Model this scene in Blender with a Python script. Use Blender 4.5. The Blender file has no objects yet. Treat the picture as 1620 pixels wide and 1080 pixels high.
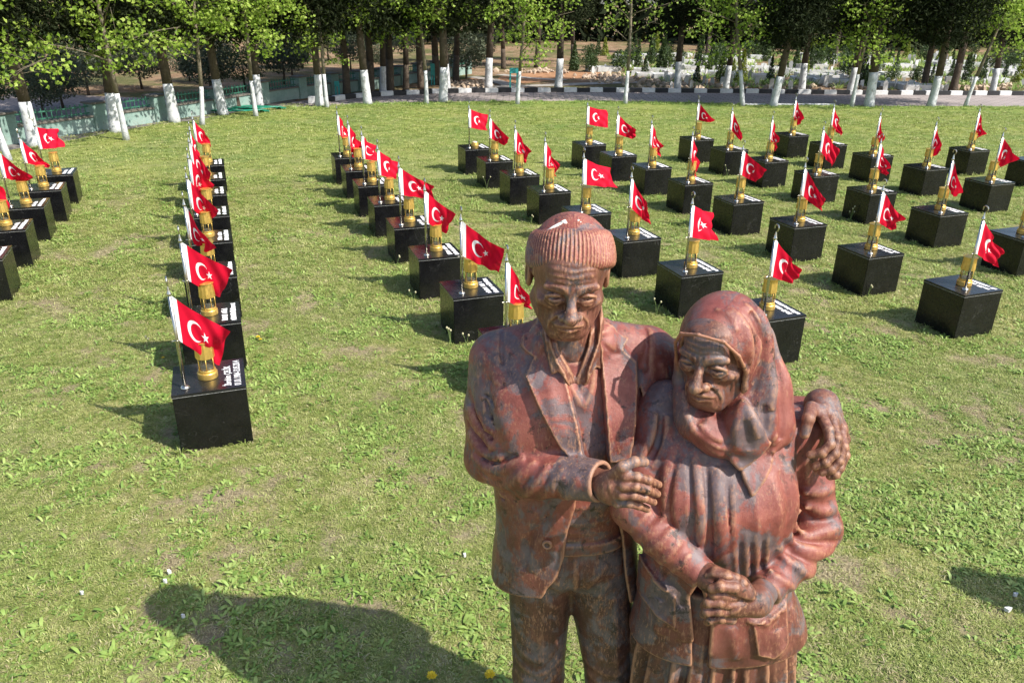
import bpy, bmesh, math, random
import numpy as np
from mathutils import Vector, Matrix
R = math.radians
scene = bpy.context.scene
col = scene.collection

# ------------------------------------------------------------------ camera
CAM_Z, PITCH, ROLL, FOC = 3.0476, R(23.833), 0.01438, 1241.9     # height in m, angles, focal length in photo pixels
cam_data = bpy.data.cameras.new('camera')
cam_data.sensor_width = 36.0
cam_data.lens = FOC / 1620 * 36
cam_data.clip_start = 0.05
cam_data.clip_end = 600
cam = bpy.data.objects.new('camera', cam_data)
col.objects.link(cam)
scene.camera = cam
_r, _d, _f = Vector((1, 0, 0)), Vector((0, -math.sin(PITCH), -math.cos(PITCH))), Vector((0, math.cos(PITCH), -math.sin(PITCH)))
_rr = _r * math.cos(ROLL) - _d * math.sin(ROLL)
_dd = _r * math.sin(ROLL) + _d * math.cos(ROLL)
_m = Matrix((_rr, -_dd, -_f)).transposed().to_4x4()
_m.translation = Vector((0, 0, CAM_Z))
cam.matrix_world = _m

# ------------------------------------------------------------------ sky, sun, exposure
SUN_AZ, SUN_EL = R(-29.5), R(46.0)            # direction TO the sun, azimuth from +x
sun_dir = Vector((math.cos(SUN_AZ) * math.cos(SUN_EL), math.sin(SUN_AZ) * math.cos(SUN_EL), math.sin(SUN_EL)))
world = bpy.data.worlds.new('World')
scene.world = world
world.use_nodes = True
wn = world.node_tree
sky = wn.nodes.new('ShaderNodeTexSky')
sky.sky_type = 'NISHITA'
sky.sun_disc = False
sky.sun_elevation = SUN_EL
sky.sun_rotation = math.atan2(sun_dir.x, sun_dir.y)
sky.dust_density = 1.5
bgn = wn.nodes['Background']
bgn.inputs['Strength'].default_value = 0.12
wn.links.new(sky.outputs['Color'], bgn.inputs['Color'])
sun_data = bpy.data.lights.new('sun', 'SUN')
sun_data.energy = 4.2
sun_data.angle = R(0.6)
sun_data.color = (1.0, 0.95, 0.87)
sun = bpy.data.objects.new('sun', sun_data)
col.objects.link(sun)
sun.rotation_euler = sun_dir.to_track_quat('Z', 'Y').to_euler()
scene.view_settings.view_transform = 'Standard'
scene.view_settings.look = 'None'
scene.view_settings.gamma = 1.0
scene.view_settings.exposure = 0.86
scene.view_settings.use_curve_mapping = False

# ------------------------------------------------------------------ helpers
def ray(u, v):
    X, Y = (u - 810) / FOC, (v - 540) / FOC
    cr, sr = math.cos(ROLL), math.sin(ROLL)
    X, Y = X * cr + Y * sr, -X * sr + Y * cr
    c, s = math.cos(PITCH), math.sin(PITCH)
    return X, c - Y * s, -s - Y * c

def P(u, v, y):
    """point of the place seen at photo pixel (u, v) and standing y metres in front of the camera"""
    a = ray(u, v)
    t = y / a[1]
    return np.array((a[0] * t, y, CAM_Z + a[2] * t))

def G(u, v, z=0.0):
    """point at height z seen at photo pixel (u, v)"""
    a = ray(u, v)
    t = (z - CAM_Z) / a[2]
    return np.array((a[0] * t, a[1] * t, z))

def tag(o, label=None, cat=None, group=None, kind=None):
    if label: o['label'] = label
    if cat: o['category'] = cat
    if group: o['group'] = group
    if kind: o['kind'] = kind
    return o

def link(name, data, parent=None, loc=None, rz=None):
    o = bpy.data.objects.new(name, data)
    col.objects.link(o)
    if parent is not None: o.parent = parent
    if loc is not None: o.location = loc
    if rz is not None: o.rotation_euler = (0, 0, rz)
    return o

def mesh_np(name, verts, faces, mats=(), smooth=True, mat_idx=None):
    """verts (n,3) and faces (m,3) or (m,4) arrays, or a list of index lists"""
    me = bpy.data.meshes.new(name)
    if isinstance(faces, np.ndarray) and len(faces):
        m, k = faces.shape
        me.vertices.add(len(verts))
        me.vertices.foreach_set('co', np.asarray(verts, np.float32).ravel())
        me.loops.add(m * k)
        me.loops.foreach_set('vertex_index', faces.astype(np.int32).ravel())
        me.polygons.add(m)
        me.polygons.foreach_set('loop_start', np.arange(0, m * k, k, dtype=np.int32))
        me.update(calc_edges=True)
    else:
        me.from_pydata([tuple(v) for v in verts], [], [list(f) for f in faces])
    for mt in mats: me.materials.append(mt)
    if mat_idx is not None:
        me.polygons.foreach_set('material_index', np.asarray(mat_idx, np.int32))
    me.polygons.foreach_set('use_smooth', np.full(len(me.polygons), smooth, dtype=bool))
    me.update()
    return me

class MB:
    """collects simple shapes for one mesh"""
    def __init__(self): self.v, self.f, self.m = [], [], []
    def add(self, vs, fs, mi=0):
        n = len(self.v)
        self.v += [tuple(p) for p in vs]
        self.f += [[i + n for i in f] for f in fs]
        self.m += [mi] * len(fs)
    def box(self, c, s, rz=0.0, mi=0, taper=1.0):
        hx, hy, hz = s[0] / 2, s[1] / 2, s[2] / 2
        cs, sn = math.cos(rz), math.sin(rz)
        vs = []
        for dz, tp in ((-hz, 1.0), (hz, taper)):
            for dx, dy in ((-hx, -hy), (hx, -hy), (hx, hy), (-hx, hy)):
                x, y = dx * tp, dy * tp
                vs.append((c[0] + x * cs - y * sn, c[1] + x * sn + y * cs, c[2] + dz))
        self.add(vs, [[0, 3, 2, 1], [4, 5, 6, 7], [0, 1, 5, 4], [1, 2, 6, 5], [2, 3, 7, 6], [3, 0, 4, 7]], mi)
    def lathe(self, prof, n=20, c=(0, 0, 0), mi=0, flute=None):
        vs, fs = [], []
        for j, (r, z) in enumerate(prof):
            for i in range(n):
                a = 2 * math.pi * i / n
                rr = r
                if flute and flute[0] <= j <= flute[1]: rr = r * (1 - flute[2] * (i % 2))
                vs.append((c[0] + rr * math.cos(a), c[1] + rr * math.sin(a), c[2] + z))
        for j in range(len(prof) - 1):
            for i in range(n):
                k = (i + 1) % n
                fs.append([j * n + i, j * n + k, (j + 1) * n + k, (j + 1) * n + i])
        fs.append(list(range(n - 1, -1, -1)))
        fs.append([(len(prof) - 1) * n + i for i in range(n)])
        self.add(vs, fs, mi)
    def tube(self, pts, rad, n=8, mi=0, cap=True):
        pts = [Vector(p) for p in pts]
        if not hasattr(rad, '__len__'): rad = [rad] * len(pts)
        vs, fs = [], []
        up = None
        for j, p in enumerate(pts):
            t = (pts[min(j + 1, len(pts) - 1)] - pts[max(j - 1, 0)]).normalized()
            if up is None:
                up = t.orthogonal().normalized()
            else:
                up = (up - t * up.dot(t)).normalized()
            b = t.cross(up)
            for i in range(n):
                a = 2 * math.pi * i / n
                vs.append(p + (up * math.cos(a) + b * math.sin(a)) * rad[j])
        for j in range(len(pts) - 1):
            for i in range(n):
                k = (i + 1) % n
                fs.append([j * n + i, j * n + k, (j + 1) * n + k, (j + 1) * n + i])
        if cap:
            fs.append(list(range(n - 1, -1, -1)))
            fs.append([(len(pts) - 1) * n + i for i in range(n)])
        self.add(vs, fs, mi)
    def mesh(self, name, mats, smooth=False):
        me = mesh_np(name, self.v, self.f, mats, smooth, self.m)
        return me

def smooth_by_angle(me, deg=35):
    """mark sharp edges so that smooth shading keeps hard corners"""
    bm = bmesh.new(); bm.from_mesh(me)
    for e in bm.edges:
        e.smooth = not (len(e.link_faces) == 2 and e.calc_face_angle(0) > R(deg))
    for f in bm.faces: f.smooth = True
    bm.to_mesh(me); bm.free()
    return me

# ------------------------------------------------------------------ material helpers
class NT:
    """small wrapper for building node trees"""
    def __init__(self, name):
        self.mat = bpy.data.materials.new(name)
        self.mat.use_nodes = True
        self.t = self.mat.node_tree
        self.bsdf = self.t.nodes['Principled BSDF']
        self.out = self.t.nodes['Material Output']
        self._co = None
    def n(self, typ, **kw):
        nd = self.t.nodes.new(typ)
        for k, v in kw.items():
            if k.startswith('i_'):
                nd.inputs[k[2:].replace('_', ' ')].default_value = v
            else: setattr(nd, k, v)
        return nd
    def link(self, a, b): self.t.links.new(a, b)
    def co(self):
        if self._co is None: self._co = self.n('ShaderNodeTexCoord').outputs['Object']
        return self._co
    def geo(self, name='Position'): return self.n('ShaderNodeNewGeometry').outputs[name]
    def noise(self, scale, detail=4, rough=0.55, co=None, dist=0.0, out='Fac'):
        nd = self.n('ShaderNodeTexNoise')
        nd.inputs['Scale'].default_value = scale
        nd.inputs['Detail'].default_value = detail
        nd.inputs['Roughness'].default_value = rough
        nd.inputs['Distortion'].default_value = dist
        self.link(co or self.co(), nd.inputs['Vector'])
        return nd.outputs[out]
    def ramp(self, fac, stops, interp='LINEAR'):
        nd = self.n('ShaderNodeValToRGB')
        cr = nd.color_ramp
        cr.interpolation = interp
        while len(cr.elements) < len(stops): cr.elements.new(0.5)
        for e, (p, c) in zip(cr.elements, stops):
            e.position = p
            e.color = tuple(c) + (1,) if hasattr(c, '__len__') else (c, c, c, 1)
        self.link(fac, nd.inputs['Fac'])
        return nd.outputs['Color']
    def mix(self, fac, a, b, blend='MIX'):
        nd = self.n('ShaderNodeMix', data_type='RGBA', blend_type=blend)
        for k, v in ((0, fac), (6, a), (7, b)):
            s = nd.inputs[k]
            if hasattr(v, 'is_linked'): self.link(v, s)
            elif hasattr(v, '__len__'): s.default_value = tuple(v) + (1,)
            else: s.default_value = v if k == 0 else (v, v, v, 1)
        return nd.outputs[2]
    def math(self, op, a, b=None, c=None, clamp=False):
        nd = self.n('ShaderNodeMath', operation=op, use_clamp=clamp)
        for s, v in zip(nd.inputs, (a, b, c)):
            if v is None: continue
            if hasattr(v, 'is_linked'): self.link(v, s)
            else: s.default_value = v
        return nd.outputs[0]
    def bump(self, height, strength=0.3, dist=0.01, normal=None):
        nd = self.n('ShaderNodeBump')
        nd.inputs['Strength'].default_value = strength
        nd.inputs['Distance'].default_value = dist
        self.link(height, nd.inputs['Height'])
        if normal is not None: self.link(normal, nd.inputs['Normal'])
        return nd.outputs['Normal']
    def set(self, **kw):
        for k, v in kw.items():
            s = self.bsdf.inputs[{'color': 'Base Color', 'rough': 'Roughness', 'metal': 'Metallic', 'normal': 'Normal', 'spec': 'Specular IOR Level',
                                  'alpha': 'Alpha', 'trans': 'Transmission Weight', 'ior': 'IOR', 'coat': 'Coat Weight', 'sss': 'Subsurface Weight', 'sheen': 'Sheen Weight'}[k]]
            if hasattr(v, 'is_linked'): self.link(v, s)
            elif hasattr(v, '__len__'): s.default_value = tuple(v) + (1,)
            else: s.default_value = v
        return self.mat

def simple_mat(name, color, rough=0.6, metal=0.0, spec=0.5, var=0.12, scale=6.0):
    n = NT(name)
    f = n.noise(scale, 5, 0.6)
    lo = [c * (1 - var) for c in color]; hi = [min(1, c * (1 + var)) for c in color]
    c = n.ramp(f, [(0.3, lo), (0.7, hi)])
    return n.set(color=c, rough=rough, metal=metal, spec=spec)
# ------------------------------------------------------------------ ground materials
def lawn_bare(n, pos):
    """0 where the turf is thick, 1 on worn bare soil; the same noise drives the scattered grass"""
    a = n.noise(0.85, 3, 0.6, pos)
    b = n.noise(3.4, 4, 0.65, pos)
    return n.ramp(n.math('ADD', n.math('MULTIPLY', a, 0.55), n.math('MULTIPLY', b, 0.45)), [(0.515, 0.0), (0.61, 1.0)])

def make_lawn():
    n = NT('lawn_turf')
    pos = n.geo('Position')
    sep = n.n('ShaderNodeSeparateXYZ'); n.link(pos, sep.inputs[0])
    far = n.math('MULTIPLY', sep.outputs['Y'], 1 / 26.0, clamp=True)
    green = n.ramp(n.noise(14, 5, 0.7, pos), [(0.25, (0.100, 0.120, 0.034)), (0.45, (0.225, 0.270, 0.080)), (0.68, (0.50, 0.46, 0.24))])
    streak = n.ramp(n.noise(0.6, 4, 0.6, pos), [(0.35, (0.72, 0.82, 0.70)), (0.65, (1.25, 1.12, 1.0))])
    green = n.mix(1.0, green, streak, 'MULTIPLY')
    farg = n.ramp(n.noise(5.0, 6, 0.75, pos), [(0.28, (0.140, 0.195, 0.048)), (0.5, (0.205, 0.270, 0.074)), (0.72, (0.325, 0.350, 0.130))])
    farg = n.mix(1.0, farg, streak, 'MULTIPLY')
    c = n.mix(n.ramp(far, [(0.35, 0.0), (0.75, 1.0)]), green, farg)
    soil = n.ramp(n.noise(26, 5, 0.7, pos), [(0.3, (0.22, 0.165, 0.10)), (0.55, (0.39, 0.315, 0.20)), (0.75, (0.50, 0.42, 0.285))])
    m = n.math('MULTIPLY', lawn_bare(n, pos), n.ramp(far, [(0.3, 0.9), (0.55, 0.18)]))
    c = n.mix(m, c, soil)
    h = n.math('ADD', n.noise(34, 5, 0.75, pos), n.math('MULTIPLY', n.noise(7, 3, 0.6, pos), 0.8))
    return n.set(color=c, rough=0.95, spec=0.15, normal=n.bump(h, 1.0, 0.045))

def make_soil():
    n = NT('dry_ground')
    pos = n.geo('Position')
    a = n.ramp(n.noise(1.6, 6, 0.7, pos), [(0.3, (0.13, 0.085, 0.05)), (0.5, (0.27, 0.175, 0.105)), (0.7, (0.36, 0.275, 0.185))])
    g = n.ramp(n.noise(7, 5, 0.7, pos), [(0.3, (0.045, 0.062, 0.018)), (0.7, (0.13, 0.145, 0.05))])
    m = n.ramp(n.noise(0.28, 5, 0.65, pos), [(0.45, 0.0), (0.58, 0.85)])
    return n.set(color=n.mix(m, a, g), rough=0.95, spec=0.1, normal=n.bump(n.noise(9, 5, 0.7, pos), 0.8, 0.08))

def make_pavers():
    n = NT('road_pavers')
    pos = n.geo('Position')
    br = n.n('ShaderNodeTexBrick')
    br.inputs['Scale'].default_value = 1.0
    br.inputs['Brick Width'].default_value = 0.40; br.inputs['Row Height'].default_value = 0.20
    br.inputs['Mortar Size'].default_value = 0.014
    br.inputs['Color1'].default_value = (0.36, 0.305, 0.285, 1); br.inputs['Color2'].default_value = (0.30, 0.26, 0.25, 1); br.inputs['Mortar'].default_value = (0.12, 0.11, 0.10, 1)
    n.link(pos, br.inputs['Vector'])
    c = n.mix(1.0, br.outputs['Color'], n.ramp(n.noise(0.7, 5, 0.6, pos), [(0.3, 0.82), (0.7, 1.12)]), 'MULTIPLY')
    return n.set(color=c, rough=0.85, spec=0.25, normal=n.bump(br.outputs['Fac'], -0.5, 0.01))

M_LAWN, M_SOIL, M_PAVE = make_lawn(), make_soil(), make_pavers()
M_ASPH = simple_mat('old_asphalt', (0.17, 0.155, 0.145), 0.9, 0, 0.2, 0.25, 3)

def sheet(name, pts, z, mat):
    me = mesh_np(name, [(p[0], p[1], z) for p in pts], [list(range(len(pts)))], (mat,), False)
    return tag(link(name, me), kind='structure')

sheet('ground', [(-220, -60), (220, -60), (220, 320), (-220, 320)], -0.030, M_SOIL)
LAWN_FAR = [G(*q) for q in ((448, 170), (520, 167.5), (584, 163), (700, 161), (820, 160), (950, 159.5), (1100, 162), (1180, 165), (1417, 168), (1640, 168.5))]
LAWN_LEFT = [G(*q) for q in ((-60, 250), (0, 240), (47, 232), (107, 223), (182, 208), (247, 197), (312, 190), (360, 180), (407, 173))]
road_near = [(p[0], p[1] - 0.25) for p in LAWN_FAR]
road_far = [tuple(G(*q)[:2]) for q in ((1700, 146), (1500, 147), (1285, 145.5), (1100, 144), (940, 143), (807, 143), (704, 144), (627, 148), (561, 153), (520, 157), (480, 158))]
sheet('road', [(-14, 18.5), (-9.5, 20.8)] + road_near + [(60, 24.0), (60, 28.5)] + road_far + [tuple(G(440, 163)[:2]), (-16, 26)], -0.020, M_PAVE)
path_out = [tuple(G(*q)[:2]) for q in ((478, 152), (420, 161), (347, 174), (282, 182), (240, 189), (155, 203), (97, 211), (22, 223), (-60, 236))]
sheet('path', [tuple(p[:2]) for p in LAWN_LEFT] + [tuple(G(448, 170)[:2])] + path_out, -0.012, M_ASPH)

# the lawn is a gently uneven sheet cut to its outline
def in_poly(x, y, poly):
    c = np.zeros(x.shape, bool)
    for i in range(len(poly)):
        a, b = poly[i], poly[(i + 1) % len(poly)]
        t = ((a[1] <= y) & (y < b[1])) | ((b[1] <= y) & (y < a[1]))
        with np.errstate(divide='ignore', invalid='ignore'):
            c ^= t & (x < a[0] + (y - a[1]) / (b[1] - a[1] + 1e-12) * (b[0] - a[0]))
    return c
lawn_poly = [(-16, -4)] + [tuple(p[:2]) for p in LAWN_LEFT] + [tuple(p[:2]) for p in LAWN_FAR] + [(60, 24.4), (60, -4)]
sheet('lawn', lawn_poly, 0.0, M_LAWN)

# ------------------------------------------------------------------ turf: grass blades and broad weeds scattered over the lawn
def blade_mat(name, stops, trans=0.25):
    n = NT(name)
    oi = n.n('ShaderNodeObjectInfo')
    pos = n.geo('Position')
    v = n.math('ADD', n.math('MULTIPLY', oi.outputs['Random'], 0.55), n.math('MULTIPLY', n.noise(1.3, 4, 0.6, pos), 0.5))
    c = n.ramp(v, stops)
    n.set(color=c, rough=0.5, spec=0.35)
    tr = n.n('ShaderNodeBsdfTranslucent'); n.link(c, tr.inputs['Color'])
    mx = n.n('ShaderNodeMixShader'); mx.inputs[0].default_value = trans
    n.link(n.bsdf.outputs[0], mx.inputs[1]); n.link(tr.outputs[0], mx.inputs[2]); n.link(mx.outputs[0], n.out.inputs['Surface'])
    return n.mat
M_BLADE = blade_mat('grass_blade', [(0.2, (0.140, 0.190, 0.040)), (0.42, (0.240, 0.300, 0.070)), (0.64, (0.36, 0.395, 0.125)), (0.88, (0.54, 0.50, 0.25))])
M_WEED = blade_mat('weed_leaf', [(0.2, (0.125, 0.215, 0.040)), (0.5, (0.235, 0.345, 0.075)), (0.85, (0.37, 0.46, 0.14))])
M_STRAW = blade_mat('dry_straw', [(0.2, (0.30, 0.25, 0.12)), (0.8, (0.54, 0.48, 0.28))])

def clump(name, rnd, n, length, width, spread, droop, mat, seg=2):
    v, f = [], []
    for _ in range(n):
        a = rnd.uniform(0, 2 * math.pi); r = spread * math.sqrt(rnd.random())
        bx, by = r * math.cos(a), r * math.sin(a)
        b = a + rnd.uniform(-0.9, 0.9)
        L = length * rnd.uniform(0.55, 1.2); w = width * rnd.uniform(0.7, 1.2)
        lean = droop * rnd.uniform(0.35, 1.2)
        dx, dy = math.cos(b), math.sin(b); px, py = -dy, dx
        k = len(v); th = R(88) - lean * 0.35
        x, z = 0.0, -0.004
        prof = [(0.55, 0.0), (1.0, 0.45), (0.75, 0.8), (0.0, 1.0)] if seg > 1 else [(1.0, 0.0), (0.7, 0.6), (0.0, 1.0)]
        last = 0
        for ww, t in prof:
            d = (t - last) * L; last = t
            x += d * math.cos(th); z += d * math.sin(th); th -= lean * 0.6
            z = max(z, 0.003)
            if ww > 0:
                v += [(bx + dx * x + px * w * ww, by + dy * x + py * w * ww, z), (bx + dx * x - px * w * ww, by + dy * x - py * w * ww, z)]
            else:
                v.append((bx + dx * x, by + dy * x, z))
        m = len(prof) - 1
        for i in range(m - 1): f.append([k + 2 * i, k + 2 * i + 1, k + 2 * i + 3, k + 2 * i + 2])
        f.append([k + 2 * m - 2, k + 2 * m - 1, k + 2 * m])
    me = mesh_np(name, v, f, (mat,), True)
    return bpy.data.objects.new(name, me)

def scatter(name, sources, poly, density, scale, seed, mode, label, cat, quads=None):
    c = bpy.data.collections.new(name + '_kinds')
    for s in sources: c.objects.link(s)
    pts = [tuple(p) for p in poly]
    me = mesh_np(name, [(x, y, 0.001) for x, y in pts], quads or [list(range(len(pts)))], (), False)
    o = tag(link(name, me), label, cat, kind='stuff')
    ng = bpy.data.node_groups.new(name, 'GeometryNodeTree')
    ng.interface.new_socket('Geometry', in_out='INPUT', socket_type='NodeSocketGeometry')
    ng.interface.new_socket('Geometry', in_out='OUTPUT', socket_type='NodeSocketGeometry')
    N = ng.nodes.new; Lk = ng.links.new
    gi, go = N('NodeGroupInput'), N('NodeGroupOutput')
    dp = N('GeometryNodeDistributePointsOnFaces'); dp.inputs['Seed'].default_value = seed
    def noise(s, d, r):
        t = N('ShaderNodeTexNoise'); t.inputs['Scale'].default_value = s; t.inputs['Detail'].default_value = d; t.inputs['Roughness'].default_value = r
        return t.outputs['Fac']
    def mth(op, a, b):
        t = N('ShaderNodeMath'); t.operation = op
        for k, v in enumerate((a, b)):
            if hasattr(v, 'is_linked'): Lk(v, t.inputs[k])
            else: t.inputs[k].default_value = v
        return t.outputs[0]
    def mapr(x, a, b, c_, d_):
        t = N('ShaderNodeMapRange')
        for k, v in zip((1, 2, 3, 4), (a, b, c_, d_)): t.inputs[k].default_value = v
        Lk(x, t.inputs[0]); return t.outputs[0]
    bare = mth('ADD', mth('MULTIPLY', noise(0.85, 3, 0.6), 0.55), mth('MULTIPLY', noise(3.4, 4, 0.65), 0.45))
    if mode == 'even': dens = mapr(bare, 0.2, 0.8, density, density)
    elif mode == 'grass': dens = mapr(bare, 0.515, 0.61, density, density * 0.18)
    elif mode == 'straw': dens = mapr(bare, 0.49, 0.60, density * 0.25, density)
    else:
        patch = mapr(noise(1.1, 3, 0.6), 0.47, 0.62, 0.06, 1.0)
        dens = mth('MULTIPLY', mapr(bare, 0.53, 0.60, density, density * 0.2), patch)
    # placed in world space on the points of the sheet, so sample the noise at the point positions
    dp.distribute_method = 'RANDOM'
    dp.inputs['Density'].default_value = density
    Lk(gi.outputs[0], dp.inputs['Mesh'])
    rv = N('FunctionNodeRandomValue'); rv.data_type = 'FLOAT'; rv.inputs[2].default_value = 0.0; rv.inputs[3].default_value = density; rv.inputs['Seed'].default_value = seed + 7
    dl = N('GeometryNodeDeleteGeometry'); dl.domain = 'POINT'
    cmp_ = mth('GREATER_THAN', rv.outputs[1], dens)
    Lk(dp.outputs['Points'], dl.inputs['Geometry']); Lk(cmp_, dl.inputs['Selection'])
    ci = N('GeometryNodeCollectionInfo'); ci.inputs['Collection'].default_value = c; ci.inputs['Separate Children'].default_value = True; ci.inputs['Reset Children'].default_value = True
    ip = N('GeometryNodeInstanceOnPoints'); ip.inputs['Pick Instance'].default_value = True
    rr = N('FunctionNodeRandomValue'); rr.data_type = 'FLOAT_VECTOR'; rr.inputs[0].default_value = (-0.12, -0.12, 0); rr.inputs[1].default_value = (0.12, 0.12, 6.2832); rr.inputs['Seed'].default_value = seed + 1
    rs = N('FunctionNodeRandomValue'); rs.data_type = 'FLOAT'; rs.inputs[2].default_value = scale[0]; rs.inputs[3].default_value = scale[1]; rs.inputs['Seed'].default_value = seed + 2
    Lk(dl.outputs[0], ip.inputs['Points']); Lk(ci.outputs[0], ip.inputs['Instance'])
    Lk(rr.outputs[0], ip.inputs['Rotation']); Lk(rs.outputs[1], ip.inputs['Scale'])
    Lk(ip.outputs[0], go.inputs[0])
    md = o.modifiers.new('scatter', 'NODES'); md.node_group = ng
    return o

_r = random.Random(5)
SRC_G = [clump('grass_tuft', _r, 22, 0.036, 0.0026, 0.060, 1.5, M_BLADE) for _ in range(6)]
SRC_S = [clump('straw_tuft', _r, 16, 0.040, 0.0020, 0.065, 2.4, M_STRAW) for _ in range(3)]
SRC_W = [clump('weed_rosette', _r, 10, 0.070, 0.0100, 0.035, 2.0, M_WEED) for _ in range(5)]
SRC_F = [clump('far_tuft', _r, 14, 0.055, 0.0060, 0.10, 1.1, M_BLADE, 1) for _ in range(4)]
near_poly = [(-3.9, 2.3), (3.2, 2.3), (6.6, 7.5), (-5.4, 7.5)]
mid_poly = [(-5.4, 7.5), (6.6, 7.5), (10.5, 14.0), (-9.6, 14.0)]
far_poly = [(-9.6, 14.0), (10.5, 14.0), (17.5, 24.5), (-6.8, 24.0), (-10.3, 17.5)]
scatter('near_grass', SRC_G, near_poly, 900, (0.4, 0.85), 3, 'grass', 'short green grass in front of and around the statue', 'grass')
scatter('near_straw', SRC_S, near_poly, 380, (0.5, 1.1), 13, 'straw', 'dry straw blades on worn patches around the statue', 'dry grass')
scatter('near_weeds', SRC_W, near_poly, 760, (0.28, 0.92), 23, 'weed', 'broad-leaved weeds growing in tufts in the near lawn', 'weeds')
scatter('middle_grass', SRC_G, mid_poly, 330, (0.8, 1.35), 33, 'grass', 'short green grass between the rows of blocks', 'grass')
scatter('middle_weeds', SRC_W, mid_poly, 230, (0.45, 1.1), 43, 'weed', 'broad-leaved weeds between the rows of blocks', 'weeds')
scatter('middle_straw', SRC_S, mid_poly, 150, (0.7, 1.4), 83, 'straw', 'dry straw blades on worn patches between the rows', 'dry grass')
scatter('far_grass', SRC_F, far_poly, 75, (0.6, 1.0), 53, 'grass', 'mown grass stretching to the road', 'grass')
# longer tufts in the weed colours along the road edge
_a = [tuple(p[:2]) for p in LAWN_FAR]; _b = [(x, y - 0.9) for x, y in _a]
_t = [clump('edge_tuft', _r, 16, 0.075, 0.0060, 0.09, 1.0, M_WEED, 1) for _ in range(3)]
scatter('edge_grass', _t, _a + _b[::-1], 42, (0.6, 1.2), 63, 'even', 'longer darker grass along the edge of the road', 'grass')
# ------------------------------------------------------------------ sculpting with signed distances
F32 = np.float32
def A3(*v): return np.array(v, F32)

def smin(a, b, k):
    h = np.maximum(k - np.abs(a - b), 0) / k
    return np.minimum(a, b) - h * h * k * 0.25
def smax(a, b, k): return -smin(-a, -b, k)

def d_cone(p, a, b, r1, r2):
    a = np.asarray(a, F32); ba = np.asarray(b, F32) - a
    pa = p - a
    t = np.clip(pa @ ba / max(float(ba @ ba), 1e-9), 0, 1)
    return np.sqrt(((pa - t[:, None] * ba) ** 2).sum(1)) - (r1 + (r2 - r1) * t)

def d_chain(p, pts, rad, k=0.0):
    d = None
    for i in range(len(pts) - 1):
        e = d_cone(p, pts[i], pts[i + 1], rad[i], rad[i + 1])
        d = e if d is None else (smin(d, e, k) if k else np.minimum(d, e))
    return d

def d_ell(p, c, r, M=None):
    q = p - np.asarray(c, F32)
    if M is not None: q = q @ M          # columns of M are the local axes
    r = np.asarray(r, F32)
    k0 = np.sqrt(((q / r) ** 2).sum(1)) + 1e-9
    k1 = np.sqrt(((q / (r * r)) ** 2).sum(1)) + 1e-9
    return k0 * (k0 - 1) / k1

def _spline(keys, n=160):
    """rows (z, ...) -> dense table by monotone-ish Catmull-Rom"""
    K = np.array(sorted(keys), float)
    z = np.linspace(K[0, 0], K[-1, 0], n)
    out = [z]
    for j in range(1, K.shape[1]):
        m = np.gradient(K[:, j], K[:, 0])
        i = np.clip(np.searchsorted(K[:, 0], z) - 1, 0, len(K) - 2)
        h = K[i + 1, 0] - K[i, 0]; t = (z - K[i, 0]) / h
        out.append((2*t**3-3*t**2+1)*K[i, j] + (t**3-2*t**2+t)*h*m[i] + (-2*t**3+3*t**2)*K[i+1, j] + (t**3-t**2)*h*m[i+1])
    return np.array(out, F32)

def d_loft(p, tab, n=2.3, cap=True):
    z = p[:, 2]
    cx, cy, rx, ry = (np.interp(z, tab[0], tab[j]).astype(F32) for j in (1, 2, 3, 4))
    q = (np.abs((p[:, 0] - cx) / rx) ** n + np.abs((p[:, 1] - cy) / ry) ** n) ** (1 / n)
    d = (q - 1) * np.minimum(rx, ry)
    if cap: d = smax(d, np.maximum(tab[0][0] - z, z - tab[0][-1]), 0.012)
    return d.astype(F32)

def _ridge_eval(q, pts, L, w, taper):
    best = np.full(len(q), 1e9, F32); tt = np.zeros(len(q), F32)
    for i in range(len(pts) - 1):
        ba = pts[i + 1] - pts[i]; pa = q - pts[i]
        t = np.clip(pa @ ba / max(float(ba @ ba), 1e-9), 0, 1)
        e = ((pa - t[:, None] * ba) ** 2).sum(1)
        s = e < best
        best[s] = e[s]; tt[s] = ((L[i] + t * (L[i + 1] - L[i])) / L[-1])[s]
    g = np.exp(-(best / (w * w)) ** 0.68)
    if taper: g *= np.sqrt(np.clip(4 * tt * (1 - tt), 0, 1))
    return g

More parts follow.
